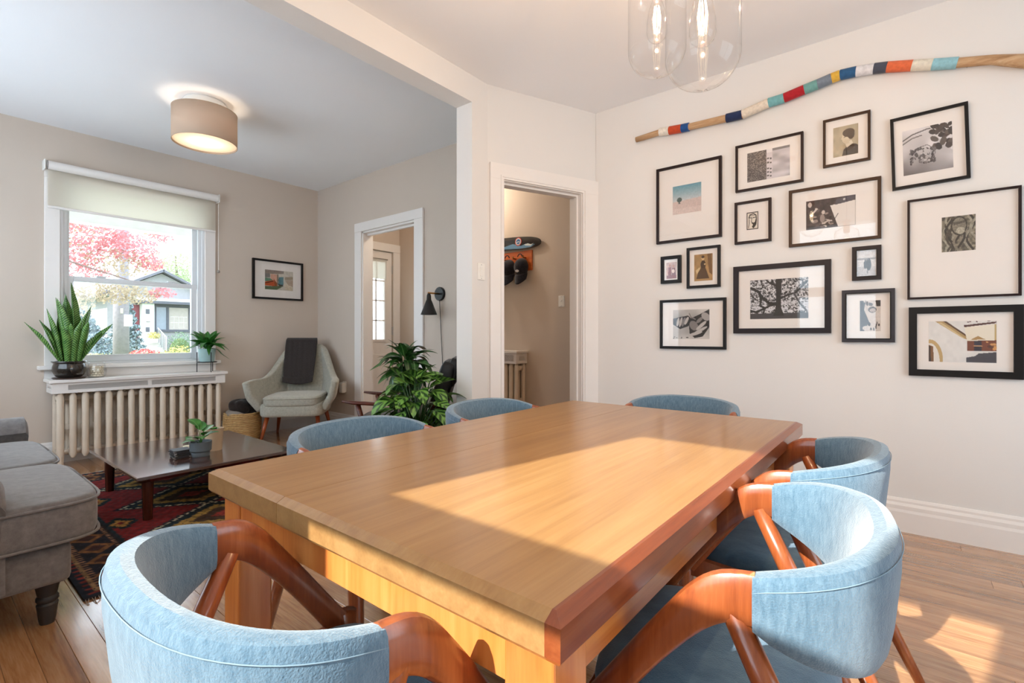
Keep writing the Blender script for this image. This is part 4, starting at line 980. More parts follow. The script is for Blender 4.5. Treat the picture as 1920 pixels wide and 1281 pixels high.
def p_tree():
    a = canvas(150, 104, (150, 150, 152)); n_ = nz(104, 150, 2, 44, 34)+.7*nz(104, 150, 3, 70, 54); a[n_ > 1.0] = C(214, 214, 216); a[n_ < .72] = C(70, 70, 72); a[n_ < .5] = C(30, 30, 32); x, y = xy(a)
    m_ = (y > .55) & (y < .8); b_ = nz(104, 150, 7, 30, 50); a[m_ & (b_ > .5)] = C(206, 206, 210); a[(y > .86)] = C(64, 64, 68); k = (34, 34, 36)
    poly(a, [(.45, 0), (.56, 0), (.55, .4), (.545, .7), (.6, .93), (.41, .93), (.455, .7), (.46, .4)], k); stroke(a, [(.48, .62), (.34, .6), (.22, .46), (.15, .3), (.02, .2)], .035, k); stroke(a, [(.47, .64), (.36, .66), (.22, .76), (.1, .82), (0, .78)], .028, k); stroke(a, [(.53, .5), (.64, .42), (.8, .36), (.98, .1)], .024, k); stroke(a, [(.15, .3), (.2, .5), (.18, .66), (.26, .72)], .026, k); stroke(a, [(.5, .2), (.36, .1), (.28, 0)], .02, k); stroke(a, [(.76, .38), (.86, .62), (.96, .8)], .022, (70, 70, 74)); stroke(a, [(.26, .72), (.24, .86)], .02, k); return a
def p_pair():
    a = canvas(44, 56, (214, 210, 208)); x, y = xy(a); a[(y > .28) & (y < .36)] = C(150, 146, 146); a[(y > .62)] = C(192, 188, 188); ell(a, .45, .55, .1, .17, (70, 68, 70)); ell(a, .62, .55, .13, .25, (60, 58, 60)); ell(a, .45, .38, .05, .05, (90, 84, 84)); ell(a, .62, .34, .05, .05, (90, 84, 84)); stroke(a, [(.56, .8), (.56, .9)], .02, (130, 128, 128)); return nzs(a, .12, 20, 20, 3)
def p_baby():
    a = canvas(60, 84, (206, 196, 188)); poly(a, [(0, 0), (.3, 0), (.2, .3), (.45, .7), (.2, 1), (0, 1)], (76, 78, 84)); poly(a, [(.75, 0), (1, 0), (1, .2), (.8, .2)], (50, 48, 50)); ell(a, .6, .3, .2, .1, (84, 76, 74)); ell(a, .62, .32, .15, .06, (176, 160, 152)); dots(a, 10, (.1, .02, .6, .16), .06, [(170, 160, 154), (96, 90, 90), (210, 202, 196)], 2); dots(a, 14, (.35, .7, .95, .98), .05, [(90, 84, 84), (60, 56, 58), (206, 198, 192)], 5); ell(a, .3, .9, .18, .07, (214, 206, 200)); return nzs(a, .1, 20, 20, 2)
def p_arch():
    a = canvas(150, 92, (222, 220, 216)); nzs(a, .05, 20, 12, 2)
    poly(a, [(.1, 0), (.26, 0), (.62, .4), (.6, .46), (.5, .4)], (176, 148, 100)); poly(a, [(.22, 0), (.27, 0), (.63, .4), (.62, .43)], (88, 62, 44)); poly(a, [(.14, .03), (.2, .03), (.55, .42), (.5, .4)], (206, 184, 140))
    poly(a, [(.53, .1), (1, .02), (1, .06), (.54, .15)], (78, 42, 40)); dots(a, 14, (.55, .0, 1, .08), .022, [(90, 50, 48), (220, 214, 210)], 1); poly(a, [(.54, .15), (.98, .08), (.98, .5), (.58, .5)], (230, 222, 204)); poly(a, [(.97, .08), (1, .08), (1, .6), (.97, .6)], (190, 164, 110))
    ell(a, .02, .95, .2, .5, (190, 162, 112)); ell(a, .02, 1.0, .15, .46, (224, 220, 212)); poly(a, [(0, .58), (.07, .62), (.08, 1), (0, 1)], (126, 88, 54)); poly(a, [(0, .6), (.03, .62), (.035, 1), (0, 1)], (60, 46, 44))
    poly(a, [(.58, .48), (1, .46), (1, .72), (.58, .72)], (116, 64, 44)); poly(a, [(.62, .46), (.74, .36), (.84, .44)], (170, 136, 84)); poly(a, [(.68, .48), (.79, .48), (.79, .72), (.68, .72)], (44, 42, 58)); stroke(a, [(.68, .6), (.79, .6)], .015, (196, 150, 104)); dots(a, 14, (.83, .5, .98, .7), .025, [(190, 110, 60), (84, 50, 44), (206, 150, 90)], 2); poly(a, [(.57, .88), (.7, .84), (.74, .78), (1, .74), (1, 1), (.57, 1)], (62, 62, 72)); return a
def p_porch():
    a = canvas(100, 76, (198, 190, 176)); poly(a, [(0, 0), (.66, 0), (.66, .14), (.2, .2), (0, .2)], (140, 128, 120)); poly(a, [(0, .18), (.18, .2), (.18, .4), (0, .4)], (124, 122, 122)); poly(a, [(0, .4), (.26, .44), (.26, .58), (0, .6)], (96, 138, 116)); poly(a, [(.2, .2), (.42, .22), (.42, .6), (.3, .52), (.2, .45)], (206, 160, 140)); poly(a, [(.0, .62), (.3, .5), (.36, .82), (0, .8)], (190, 84, 44)); poly(a, [(.3, .44), (.42, .64), (.42, .84), (.34, .8)], (146, 78, 44)); stroke(a, [(.02, .68), (.28, .56)], .02, (50, 30, 24)); poly(a, [(.48, .34), (.65, .3), (.65, .72), (.46, .72)], (70, 124, 136)); dots(a, 8, (.48, .7, .62, .82), .035, [(24, 40, 44)], 3); poly(a, [(.42, .2), (.47, .2), (.46, .85), (.42, .85)], (132, 124, 110)); poly(a, [(0, .84), (.66, .78), (.4, 1), (0, 1)], (88, 108, 80)); poly(a, [(.7, .3), (1, .25), (1, .4), (.7, .45)], (160, 146, 124)); poly(a, [(.7, .46), (1, .42), (1, .78), (.82, .7)], (176, 156, 136)); poly(a, [(.7, .62), (.96, .8), (.96, 1), (.7, .95)], (206, 192, 168)); return nzs(a, .1, 24, 18, 5)
FRM = {'mahogany': plain('frame_mahogany', (30, 11, 10), .45, spec=.3), 'black': plain('frame_black', (14, 12, 13), .45, spec=.3), 'brown': plain('frame_brown', (58, 36, 18), .45, spec=.3), 'grey': plain('frame_grey', (52, 51, 57), .45, spec=.3), 'plum': plain('frame_plum', (30, 22, 27), .45, spec=.3)}
MATB = plain('mat_board', (236, 230, 224), .8, var=.01); PGL = thinglass('picture_glass', (1, 1, 1), rough=.015, ior=1.45, edge=.7)
def picture(loc, rz, w_, h_, b, fm, rect, painter, lab, depth=.022, double=None, tilt=0):
    t = thing('framed_picture', lab, 'picture', loc, rz, 'framed pictures')
    if tilt: t.rotation_euler.y = R(tilt)
    a, c = w_/2, h_/2
    out = [(-a, -c), (a, -c), (a, c), (-a, c)]; inn = [(-a+b, -c+b), (a-b, -c+b), (a-b, c-b), (-a+b, c-b)]
    def ring(o_, i_, d0, d1, m):
        for k in range(4):
            p, q = o_[k], o_[(k+1) % 4]; r, s = i_[(k+1) % 4], i_[k]
            m.extrude([(p[0], d0, p[1]), (q[0], d0, q[1]), (r[0], d0, r[1]), (s[0], d0, s[1])], (0, d1-d0, 0))
    m = MB(); ring(out, inn, -depth, 0, m); m.build('frame', FRM[fm], t)
    if double:
        k = b*.75; m = MB(); ring([(x_*(a-b+k*.3)/(a-b) , z_*(c-b+k*.3)/(c-b)) for x_, z_ in inn], inn, -depth-.003, -depth, m); m.build('frame_lip', FRM['black'], t)
    MB().bb(-a+b-.003, a-b+.003, -.008, -.003, -c+b-.003, c-b+.003).build('mat', MATB, t)
    x0, x1, y0, y1 = rect; pw, ph_ = (x1-x0)*w_, (y1-y0)*h_
    o = link('print', paint_mesh('print', pw, ph_, painter(), M['print']), t, Matrix.Translation(((x0+x1)/2*w_-a, -.0086, c-(y0+y1)/2*h_)))
    MB().bb(-a+b-.002, a-b+.002, -depth*.72-.002, -depth*.72, -c+b-.002, c-b+.002).build('glass_pane', PGL, t)
def gal(cy, cz, *a, **k): picture((XG-.0005, cy, cz), R(-90), *a, **k)
gal(1.22, 2.06, .463, .556, .018, 'mahogany', (.26, .70, .27, .64), p_beach, 'tall dark framed picture of a pale beach and lone tree, wide white mat')
gal(.70, 2.221, .397, .312, .014, 'mahogany', (.18, .81, .2, .82), p_asphalt, 'dark framed black and white photo of asphalt beside pale concrete')
gal(.28, 2.269, .234, .288, .013, 'brown', (.22, .75, .2, .82), p_profile, 'small framed sepia portrait of a person in profile, topmost in the gallery')
gal(-.095, 2.131, .326, .405, .015, 'black', (.16, .80, .2, .82), p_leaves, 'black framed photo of dark leaves above pale skin, top right of gallery', tilt=-1.5)
gal(.793, 1.856, .222, .281, .016, 'mahogany', (.33, .65, .27, .68), p_lino, 'small dark framed block print of a bearded face')
gal(.347, 1.84, .468, .357, .017, 'brown', (.2, .74, .23, .73), p_party, 'wide brown framed black and white photo reflecting a light bulb')
gal(-.227, 1.58, .447, .554, .011, 'mahogany', (.325, .625, .21, .55), p_roots, 'large thin framed photo of tangled tree roots, very wide mat')
gal(1.343, 1.585, .15, .2, .024, 'black', (.26, .77, .23, .83), p_red, 'tiny thick black framed reddish photo of two people')
gal(1.112, 1.583, .229, .289, .018, 'black', (.22, .77, .18, .83), p_sepia, 'small black framed sepia photo of a seated person in a long dress')
gal(1.192, 1.185, .465, .357, .019, 'black', (.205, .76, .21, .80), p_hands, 'black framed black and white photo of two hands')
gal(.634, 1.341, .556, .449, .033, 'plum', (.185, .785, .22, .79), p_tree, 'large black framed black and white photo of a spreading tree')
gal(.182, 1.525, .139, .198, .023, 'plum', (.17, .82, .14, .87), p_pair, 'tiny dark framed photo of two people by water', double=True)
gal(.176, 1.217, .251, .308, .023, 'grey', (.35, .74, .21, .79), p_baby, 'small grey framed black and white photo, lowest beside the tree photo', double=True)
gal(-.234, 1.069, .449, .379, .036, 'black', (.19, .785, .21, .79), p_arch, 'thick black framed colour photo of a white church wall and arch')
picture((2.762, YW-.0005, 1.75), 0, .589, .455, .022, 'black', (.24, .80, .25, .75), p_porch, 'black framed colourful print on the living room window wall', depth=.03)

# ------------------------------------------------------------------ driftwood branch wrapped in yarn
dw_pts = [(1.602, 2.592), (1.417, 2.601), (1.345, 2.594), (1.255, 2.586), (1.202, 2.583), (.951, 2.574), (.85, 2.571), (.693, 2.602), (.604, 2.606), (.493, 2.625), (.423, 2.635), (.351, 2.648), (.309, 2.653), (.23, 2.648), (.147, 2.636), (.086, 2.624), (-.024, 2.595), (-.109, 2.571), (-.21, 2.545), (-.341, 2.515), (-.47, 2.462), (-.62, 2.44)]
DWD = wood('driftwood', (150, 112, 76), (190, 152, 112), (206, 176, 140), 'Y', .7, 2)
bn = thing('driftwood_branch', 'long driftwood branch wrapped in bands of coloured yarn above the pictures', 'branch', (XG, 0, 0))
rr = [.020, .021, .022, .022, .023, .025, .026, .027, .027, .026, .026, .025, .025, .025, .025, .025, .026, .026, .025, .024, .034, .03]
MB().tube([(-.040, y, z) for y, z in dw_pts], rr, 12, ref=(0, 0, 1)).build('branch', DWD, bn, True)
YC = {'white': (232, 226, 214), 'rust': (196, 74, 38), 'blue': (30, 78, 140), 'navy': (30, 46, 84), 'cream': (226, 214, 196), 'teal': (118, 178, 182), 'red': (176, 28, 40), 'sea': (112, 164, 160), 'grey': (120, 132, 146), 'yellow': (222, 178, 70), 'denim': (44, 92, 136), 'pale': (222, 222, 226), 'slate': (74, 78, 92), 'coral': (226, 112, 70), 'ivory': (228, 222, 206), 'aqua': (146, 196, 208)}
def at_y(y):
    for (a, za), (b, zb_) in zip(dw_pts[:-1], dw_pts[1:]):
        if b <= y <= a: f_ = (a-y)/(a-b); return za+(zb_-za)*f_
    return dw_pts[-1][1]
for y0, y1, c in ((1.417, 1.345, 'white'), (1.345, 1.255, 'rust'), (1.255, 1.202, 'blue'), (.951, .85, 'navy'), (.85, .693, 'cream'), (.693, .604, 'teal'), (.604, .493, 'red'), (.493, .423, 'sea'), (.423, .351, 'grey'), (.351, .309, 'yellow'), (.309, .23, 'denim'), (.23, .147, 'pale'), (.147, .086, 'slate'), (.086, -.024, 'coral'), (-.024, -.109, 'ivory'), (-.109, -.21, 'aqua')):
    k = max(4, round((y0-y1)/.0045)); pts = []; rad = []
    for j in range(2*k+1):
        y = y0+(y1-y0)*j/(2*k); pts.append((-.040, y, at_y(y))); rad.append(.0305 if j % 2 else .0290)
    mm = bpy.data.materials.get('yarn_'+c) or plain('yarn_'+c, YC[c], .9, sheen=.3, var=.12, scale=60)
    o = MB().tube(pts, rad, 14, ref=(0, 0, 1)).build('yarn_band', mm, bn, True); o['label'] = c+' yarn band'
for y in (1.3, .55, -.25): MB().tube([(0, y, at_y(y)-.012), (-.03, y, at_y(y)-.012)], .0025, 6).build('hook', M['chrome'], bn)

# ------------------------------------------------------------------ wall fittings
sc_ = thing('wall_sconce', 'black cone wall sconce with a brass arm and hanging cord', 'lamp', (XL, 3.505, 1.505), R(-90))
# local: x towards -Y, -y out into the room
MB().lathe([(0, 0), (.066, 0), (.066, .02), (.06, .026), (0, .026)], 32).build('wall_plate', M['black'], sc_, 'auto').matrix_local = Matrix.Rotation(R(90), 4, 'X')
MB().tube([(0, -.02, .0), (-.0, -.16, .0)], .008, 10).build('arm', M['brass'], sc_, True)
MB().lathe([(.012, .0), (.02, -.02), (.022, -.06), (.028, -.07), (.078, -.20), (.074, -.20), (.024, -.07), (.012, -.02)], 32, (0, -.15, -.005)).build('cone_shade', M['black'], sc_, 'auto')
MB().lathe([(0, -.11), (.018, -.12), (.022, -.145), (.012, -.165), (0, -.168)], 14, (0, -.15, 0)).build('bulb', M['white_plastic'], sc_, True)
MB().tube([(.005, -.02, -.06), (.008, -.012, -.2), (.02, -.012, -.4), (.035, -.012, -.6), (.04, -.012, -.72), (.05, -.012, -1.2)], .003, 6).build('cord', M['black'], sc_, True)
def switch(loc, rz, lab, kind=0):
    t = thing('light_switch', lab, 'switch', loc, rz)
    MB().box((0, -.0035, 0), (.072, .007, .118), .003, seg=2).build('plate', M['white_plastic'], t)
    if kind == 0: MB().box((0, -.009, 0), (.034, .008, .066), .002, rot=(R(4), 0, 0)).build('rocker', M['white_plastic'], t)
    else:
        MB().box((0, -.011, .006), (.01, .012, .022), .002, rot=(R(-25), 0, 0)).build('toggle', M['white_plastic'], t)
    for z in (-.048, .048): MB().lathe([(0, 0), (.003, 0), (.003, .001), (0, .0015)], 8).build('screw', M['chrome'], t).matrix_local = Matrix.Translation((0, -.007, z)) @ Matrix.Rotation(R(90), 4, 'X')
switch((2.57, YS, 1.555), 0, 'white rocker light switch on the wall stub')
switch((XH, 2.795, 1.46), R(-90), 'white toggle light switch on the hall wall', 1)
pg = thing('plug_in_sensor', 'white plug in device low on the wall behind the armchair', 'device', (XL, 5.14, .505), R(-90))
MB().box((0, -.004, .0), (.075, .008, .12), .003).build('outlet_plate', M['white_plastic'], pg); MB().box((0, -.032, -.01), (.07, .05, .12), .012, seg=3).build('body', M['white_plastic'], pg)
# hall: board with hooks, caps, small longboard deck
hb = thing('coat_rack', 'orange wooden cap rack on the hall wall under the longboard', 'rack', (XH, 3.39, 1.925), R(-90))
MB().bb(-.225, .225, -.02, 0, -.11, .11, .004).build('board', wood('cherry_board', (170, 76, 28), (196, 98, 40), (206, 116, 56), 'X', .35, 1), hb)
for x in (-.14, 0, .14): MB().tube([(x, -.02, .03), (x, -.06, .03), (x, -.07, .05)], [.009, .008, .011], 10).build('peg', M['brass'], hb, True)
def cap(y, z, lab, logo):
    t = thing('baseball_cap', lab, 'cap', (XH-.03, y, z), R(-90), 'caps on the hall rack')
    CF = bpy.data.materials.get('navy_cotton') or fabric('navy_cotton', (26, 26, 34), (44, 44, 56), 60)
    def crown(a, b):
        u = a*2*PI; v = b*PI/2; return (.088*math.cos(u)*math.cos(v), -.065-.115*math.sin(v)*.85+.0, .075*math.sin(u)*math.cos(v)+.0)
    # crown bulges outwards from the wall, peak hangs down
    def cr(a, b):
        u = a*2*PI; v = b*PI/2; return (.085*math.cos(u)*math.cos(v), -.02-.10*math.sin(v), .10*math.sin(u)*math.cos(v)-.05)
    MB().grid(cr, 28, 10).build('crown', CF, t, True)
    def pk(a, b):
        u = (a-.5)*2; return (.086*u*(1-.12*b*b), -.035-.06*(1-u*u)-.012*b, -.115-.11*b*(1-.35*u*u)-.02*(1-u*u))
    o = MB().grid(pk, 14, 6).build('peak', CF, t, True); solid(o, .005)
    MB().lathe([(0, 0), (.008, 0), (.006, .005), (0, .006)], 10, (0, -.123, -.05)).build('button', CF, t, True)
    MB().tube([(.03*math.cos(a), -.06, .06+.03*math.sin(a)) for a in [PI*k/10 for k in range(11)]], .006, 6).build('back_strap', CF, t, True)
    if logo:
        m = MB(); m.lathe([(0, 0), (.024, 0), (.024, .003), (0, .003)], 20, sq=(1, .6)); lo_ = m.build('badge', plain('badge_white', (220, 220, 222), .6), t)
        lo_.matrix_local = Matrix.Translation((.0, -.109, -.098)) @ Matrix.Rotation(R(117), 4, 'X')
        m = MB(); m.lathe([(0, 0), (.012, 0), (.012, .004), (0, .004)], 14, sq=(1.3, .5)); b2 = m.build('badge_centre', plain('badge_navy', (40, 46, 70), .6), t); b2.matrix_local = lo_.matrix_local
cap(3.275, 1.90, 'navy cap with an oval white badge, rightmost on the hall rack', True)
cap(3.455, 1.90, 'plain dark cap hanging beside the badged cap', False)
cap(3.635, 1.88, 'dark brown cap half hidden by the door casing', False)
sk = thing('longboard_deck', 'black longboard deck with a painted blue wave mounted on the hall wall', 'skateboard', (XH, 3.43, 2.125), R(-90))
def deckpts(s, n=40): return [(.40*math.copysign(abs(math.cos(t))**.75, math.cos(t))*s, .072*math.copysign(abs(math.sin(t))**.8, math.sin(t))*s) for t in [2*PI*k/n for k in range(n)]]
tl = R(-3)
def rot2(p): return (p[0]*math.cos(tl)-p[1]*math.sin(tl), p[0]*math.sin(tl)+p[1]*math.cos(tl))
m = MB(); m.loft([[(rot2(p)[0], -.045+d, rot2(p)[1]) for p in deckpts(s)] for d, s in ((0, .98), (.004, 1), (.012, 1), (.016, .98))]); m.build('deck', plain('deck_black', (24, 24, 28), .25, coat=.5), sk, 'auto')
m = MB(); pts = [(-.36, -.045), (-.1, -.055), (.12, -.06), (.27, -.05), (.33, -.02), (.28, -.028), (.2, -.01), (.14, -.03), (.02, -.005), (-.1, -.03), (-.25, -.01), (-.36, -.02)]
m.extrude([(rot2(p)[0], -.0465, rot2(p)[1]) for p in pts], (0, .002, 0)); m.build('wave_graphic', plain('wave_blue', (96, 140, 176), .35), sk)
m = MB(); pts = [(.20, -.03), (.27, -.036), (.31, -.012), (.27, -.02), (.23, -.008), (.18, -.02)]; m.extrude([(rot2(p)[0], -.0475, rot2(p)[1]) for p in pts], (0, .001, 0)); m.build('wave_crest', plain('wave_white', (214, 224, 228), .4), sk)
for r_, c, d in ((.046, (196, 60, 56), .0485), (.037, (214, 220, 224), .0492), (.028, (52, 96, 150), .0499)):
    m = MB(); m.lathe([(0, 0), (r_, 0), (r_, .0008), (0, .0008)], 24); o = m.build('roundel', plain('roundel', c, .4), sk); o.matrix_local = Matrix.Translation((.10, -d, .012)) @ Matrix.Rotation(R(-90), 4, 'X')
m = MB(); m.extrude([(.072, -.051, .004), (.10, -.051, .016), (.128, -.051, .006), (.128, -.051, .0), (.10, -.051, .008), (.072, -.051, -.003)], (0, .001, 0)); m.build('roundel_stripe', bpy.data.materials['wave_white'], sk)
for x in (-.2, .2): MB().box((x, -.015, 0), (.03, .03, .06), .004).build('bracket', M['black'], sk)

# ------------------------------------------------------------------ black lounge chair beside the plants
LT = plain('black_leather', (26, 25, 27), .38, var=.15, bmp=.2, bscale=90); RW = wood('rosewood', (58, 22, 14), (84, 34, 20), (104, 46, 28), 'Y', .3, 1)
lc = thing('lounge_chair', 'black leather lounge chair with dark wooden armrests behind the plants', 'chair', (2.69, 3.35, 0), R(41))
# local: faces +y
m = MB(); cushion(m, -.27, .27, -.25, .36, .30, .43, .05, .02); m.build('seat_cushion', LT, lc, 'auto')
m = MB(); cushion(m, -.26, .26, -.07, .07, -.26, .30, .05, .02); o = m.build('back_cushion', LT, lc, 'auto'); o.matrix_local = Matrix.Translation((0, -.33, .60)) @ Matrix.Rotation(R(16), 4, 'X')
m = MB(); cushion(m, -.24, .24, -.045, .045, -.12, .12, .04, .01); o = m.build('head_cushion', LT, lc, 'auto'); o.matrix_local = Matrix.Translation((0, -.43, .80)) @ Matrix.Rotation(R(14), 4, 'X')
for s in (-1, 1):
    m = MB(); m.tube([(s*.32, -.30, .54), (s*.33, -.1, .56), (s*.335, .15, .565), (s*.33, .34, .575), (s*.325, .42, .585)], [(.016, .03), (.016, .034), (.016, .036), (.015, .034), (.010, .018)], 10, ref=(0, 0, 1)); m.build('armrest', RW, lc, True)
    m = MB(); m.tube([(s*.325, .30, .56), (s*.32, .27, .44), (s*.32, .30, .2), (s*.32, .34, 0)], [.02, .022, .02, .014], 10); m.build('leg', RW, lc, True)
    m = MB(); m.tube([(s*.32, -.27, .53), (s*.32, -.30, .3), (s*.32, -.38, 0)], [.02, .022, .014], 10); m.build('leg', RW, lc, True)
    MB().bb(s*.30, s*.34, -.28, .32, .30, .35, .004).build('side_rail', RW, lc)
m = MB(); m.bb(-.3, .3, .26, .30, .30, .35); m.bb(-.3, .3, -.30, -.26, .30, .35); m.build('cross_rail', RW, lc)
pw_ = thing('throw_pillow', 'cream cushion leaning on the black lounge chair', 'pillow', (2.62, 3.09, .455), R(55))
def pil(a, b):
    u = a*2*PI; v = (b-.5)*PI; e = .5
    f = lambda t, e: math.copysign(abs(t)**e, t)
    return (.19*f(math.cos(u), e)*f(math.cos(v), .7), .075*math.sin(v), .19*f(math.sin(u), e)*f(math.cos(v), .7)+.10)
MB().grid(pil, 36, 14).build('cushion', fabric('cream_cotton', (206, 192, 176), (232, 222, 208), 30), pw_, True)

# ------------------------------------------------------------------ floor plants behind the dining chairs
CAL = leafmat('striped_leaf', (22, 62, 20), (112, 160, 70), (150, 190, 110), band=150, rough=.3); DAR = leafmat('dark_leaf', (18, 52, 18), (50, 96, 40), (130, 170, 100), rough=.28)
def bush(name, lab, loc, potprof, potmat, leaves, n, h0, h1, spread, lsz, seed, up=60, low=-20, base_r=.6):
    t = pot(name, potprof, lab, loc, potmat, cat='plant'); g = random.Random(seed); zt = potprof[-1][1]
    for k in range(n):
        a = 2.39996*k+g.uniform(-.3, .3); f_ = (k+.5)/n; r_ = spread*(1-base_r+base_r*math.sqrt(f_))*g.uniform(.75, 1.05)*(.25 if f_ < .08 else 1); z = h1-(h1-h0)*f_**1.1+g.uniform(-.03, .03)
        p0 = (.03*math.cos(a), .03*math.sin(a), zt-.02); p2 = (r_*math.cos(a), r_*math.sin(a), z); p1 = (p2[0]*.45, p2[1]*.45, zt+(z-zt)*.62)
        MB().tube([p0, p1, p2], [.004, .0035, .0022], 5).build('stem', DAR, t, True)
        put_leaf(t, leaves[k % len(leaves)], p2, a-PI/2, R(up+(low-up)*f_+g.uniform(-14, 14)), lsz*g.uniform(.8, 1.15), R(g.uniform(-25, 25)))
    return t
cals = [leafmesh('broad_leaf', .19, .105, d, .2, CAL, base=.85) for d in (.25, .45, .65)]
dars = [leafmesh('long_leaf', .21, .072, d, .3, DAR, base=.8) for d in (.35, .7, 1.0)]
bush('leafy_plant', 'bushy calathea with striped broad leaves in a floor pot', (2.25, 2.66, 0), [(.11, 0), (.12, .01), (.15, .27), (.155, .28)], plain('terracotta', (150, 96, 66), .7), cals, 84, .42, .80, .24, 1.0, 3, 50, -50, .8)
bush('leafy_plant', 'taller dark green plant with drooping long leaves behind the calathea', (2.38, 2.93, 0), [(.11, 0), (.12, .01), (.14, .40), (.145, .41)], plain('white_planter', (206, 200, 190), .5), dars, 56, .80, .97, .07, .95, 8, 75, -25, .5)
# ------------------------------------------------------------------ outside the street window
ASP = plain('asphalt', (158, 156, 156), .9); GRS = plain('lawn', (120, 134, 84), .95, var=.3, scale=3); STU = plain('stucco', (150, 147, 150), .9); SOF_ = plain('soffit_white', (222, 222, 220), .6)
struct(MB().bb(-30, 60, 13.2, 45, -.6, .30).build('ground_far', GRS), 'lawn across the street'); struct(MB().bb(-30, 60, 9.0, 13.2, -.7, -.5).build('street', ASP), 'street'); struct(MB().bb(-30, 60, 5.95, 9.0, -.7, -.35).build('ground_near', plain('bounce_ground', (206, 204, 198), .9)), 'near ground made pale to bounce light upward')  # near ground made pale so it bounces light up to the porch ceiling
pr = struct(bpy.data.objects.new('porch_roof', None)); COL.objects.link(pr); pr['label'] = 'white panelled porch ceiling above the street window'
MB().bb(-2.5, 6.5, 5.94, 7.9, 2.66, 2.82).build('slab', SOF_, pr)
for x in np.arange(-2.0, 6.5, .55): MB().bb(x, x+.05, 5.94, 7.5, 2.635, 2.66).build('batten', SOF_, pr)
MB().bb(-2.5, 6.5, 7.5, 7.66, 2.43, 2.66).build('beam', SOF_, pr)
for x in (-2.2, 5.6): MB().bb(x, x+.2, 7.48, 7.68, -.5, 2.43).build('post', SOF_, pr)
struct(MB().bb(-2.5, 6.5, 5.94, 7.7, -.6, -.12).build('porch_floor', plain('porch_paint', (196, 194, 190), .7)), 'porch floor')
HY = 30.0
hs = thing('house', 'pale bungalow with a gabled roof and dark framed window across the street', 'house', (0, HY, .3))
GRY = plain('grey_trim', (84, 84, 94), .6); ROOF = plain('roof_shingle', (110, 108, 118), .8, var=.2, scale=20); DGL = plain('house_glass', (120, 128, 140), .1, spec=.8)
MB().bb(6.2, 13.0, .0, 7, 0, 2.75).build('wall', STU, hs)
gm = MB(); gm.extrude([(5.9, -.25, 2.72), (10.9, -.25, 2.72), (8.345, -.25, 4.0)], (0, 7, 0)); gm.build('gable', STU, hs)
for a, b in (((5.6, 2.60), (8.36, 4.06)), ((8.33, 4.06), (11.2, 2.60))):
    m = MB(); m.extrude([(a[0], -.6, a[1]), (b[0], -.6, b[1]), (b[0], -.6, b[1]+.13), (a[0], -.6, a[1]+.13)], (0, 7.4, 0)); m.build('roof', ROOF, hs)
MB().bb(7.2, 13.4, -.7, .1, 2.42, 2.56).build('fascia', GRY, hs); MB().bb(7.2, 13.4, -.7, .1, 2.56, 2.7).build('porch_roof', SOF_, hs)
MB().bb(8.2, 8.5, -.27, -.25, 3.2, 3.5).build('gable_vent', GRY, hs)
wn = MB()
for a, b, c, d in ((8.05, 9.75, 1.0, 1.13), (8.05, 9.75, 2.28, 2.43), (8.05, 8.17, 1.13, 2.28), (9.62, 9.75, 1.13, 2.28), (8.62, 8.72, 1.13, 2.28)): wn.bb(a, b, -.08, .0, c, d)
wo = wn.build('window', GRY, hs)
MB().bb(8.17, 8.62, -.03, -.02, 1.13, 2.28).build('pane', DGL, wo); MB().bb(8.72, 9.62, -.03, -.02, 1.13, 2.28).build('pane', plain('house_glass_lit', (170, 158, 150), .15), wo)
g = MB()
for x in (8.95, 9.17, 9.4): g.bb(x-.008, x+.008, -.045, -.03, 1.2, 1.8)
for z in (1.8, 1.5): g.bb(8.8, 9.55, -.045, -.03, z-.008, z+.008)
g.build('muntin', SOF_, wo)
MB().bb(7.48, 7.98, -.45, 0, .45, 2.45).build('pillar', SOF_, hs)
for z in (1.9, 1.0): MB().bb(7.62, 7.78, -.47, -.45, z, z+.24).build('plaque', GRY, hs)
MB().lathe([(0, 0), (.09, 0), (.09, .02), (0, .02)], 20, (7.72, -.46, 1.5)).build('house_lamp', GRY, hs)
MB().bb(6.95, 7.46, -.04, 0, .45, 2.35).build('door', plain('door_red', (126, 58, 66), .5), hs); MB().bb(6.85, 6.95, -.06, 0, .45, 2.4).build('door_casing', GRY, hs)
for k in range(4): MB().bb(7.15, 8.1, -.8-.28*k, -.5-.28*k, 0, .46-.115*k).build('step', plain('concrete', (190, 186, 180), .9) if k == 0 else bpy.data.materials['concrete'], hs)
for x in (7.1, 8.12):
    m = MB(); m.tube([(x, -.5, 1.2), (x, -1.75, .75), (x, -1.75, .0)], .02, 6)
    for j in range(6): y = -.55-.22*j; m.tube([(x, y, .45-.38*(-y-.5)), (x, y, 1.18-.36*(-y-.5))], .01, 5)
    m.build('handrail', SOF_, hs)
def foliage(mb, c, r3, n, size, g, flat=False):
    for _ in range(n):
        while True:
            p = Vector((g.uniform(-1, 1), g.uniform(-1, 1), g.uniform(-1, 1)))
            if p.length < 1: break
        q = Vector((c[0]+p.x*r3[0], c[1]+p.y*r3[1], c[2]+p.z*r3[2])); s = size*g.uniform(.6, 1.3)
        u = Vector((g.gauss(0, 1), g.gauss(0, 1), g.gauss(0, 1))).normalized(); v = u.orthogonal().normalized(); w_ = u.cross(v)
        k = len(mb.v); mb.v += [tuple(q+v*s), tuple(q+w_*s*.55), tuple(q-v*s), tuple(q-w_*s*.55)]; mb.f.append([k, k+1, k+2, k+3])
def leafstuff(name, blobs, mat, par, seed):
    g = random.Random(seed); m = MB()
    for c, r3, n, s in blobs: foliage(m, c, r3, n, s, g)
    return tag(m.build(name, mat, par, fix=False), kind='stuff')
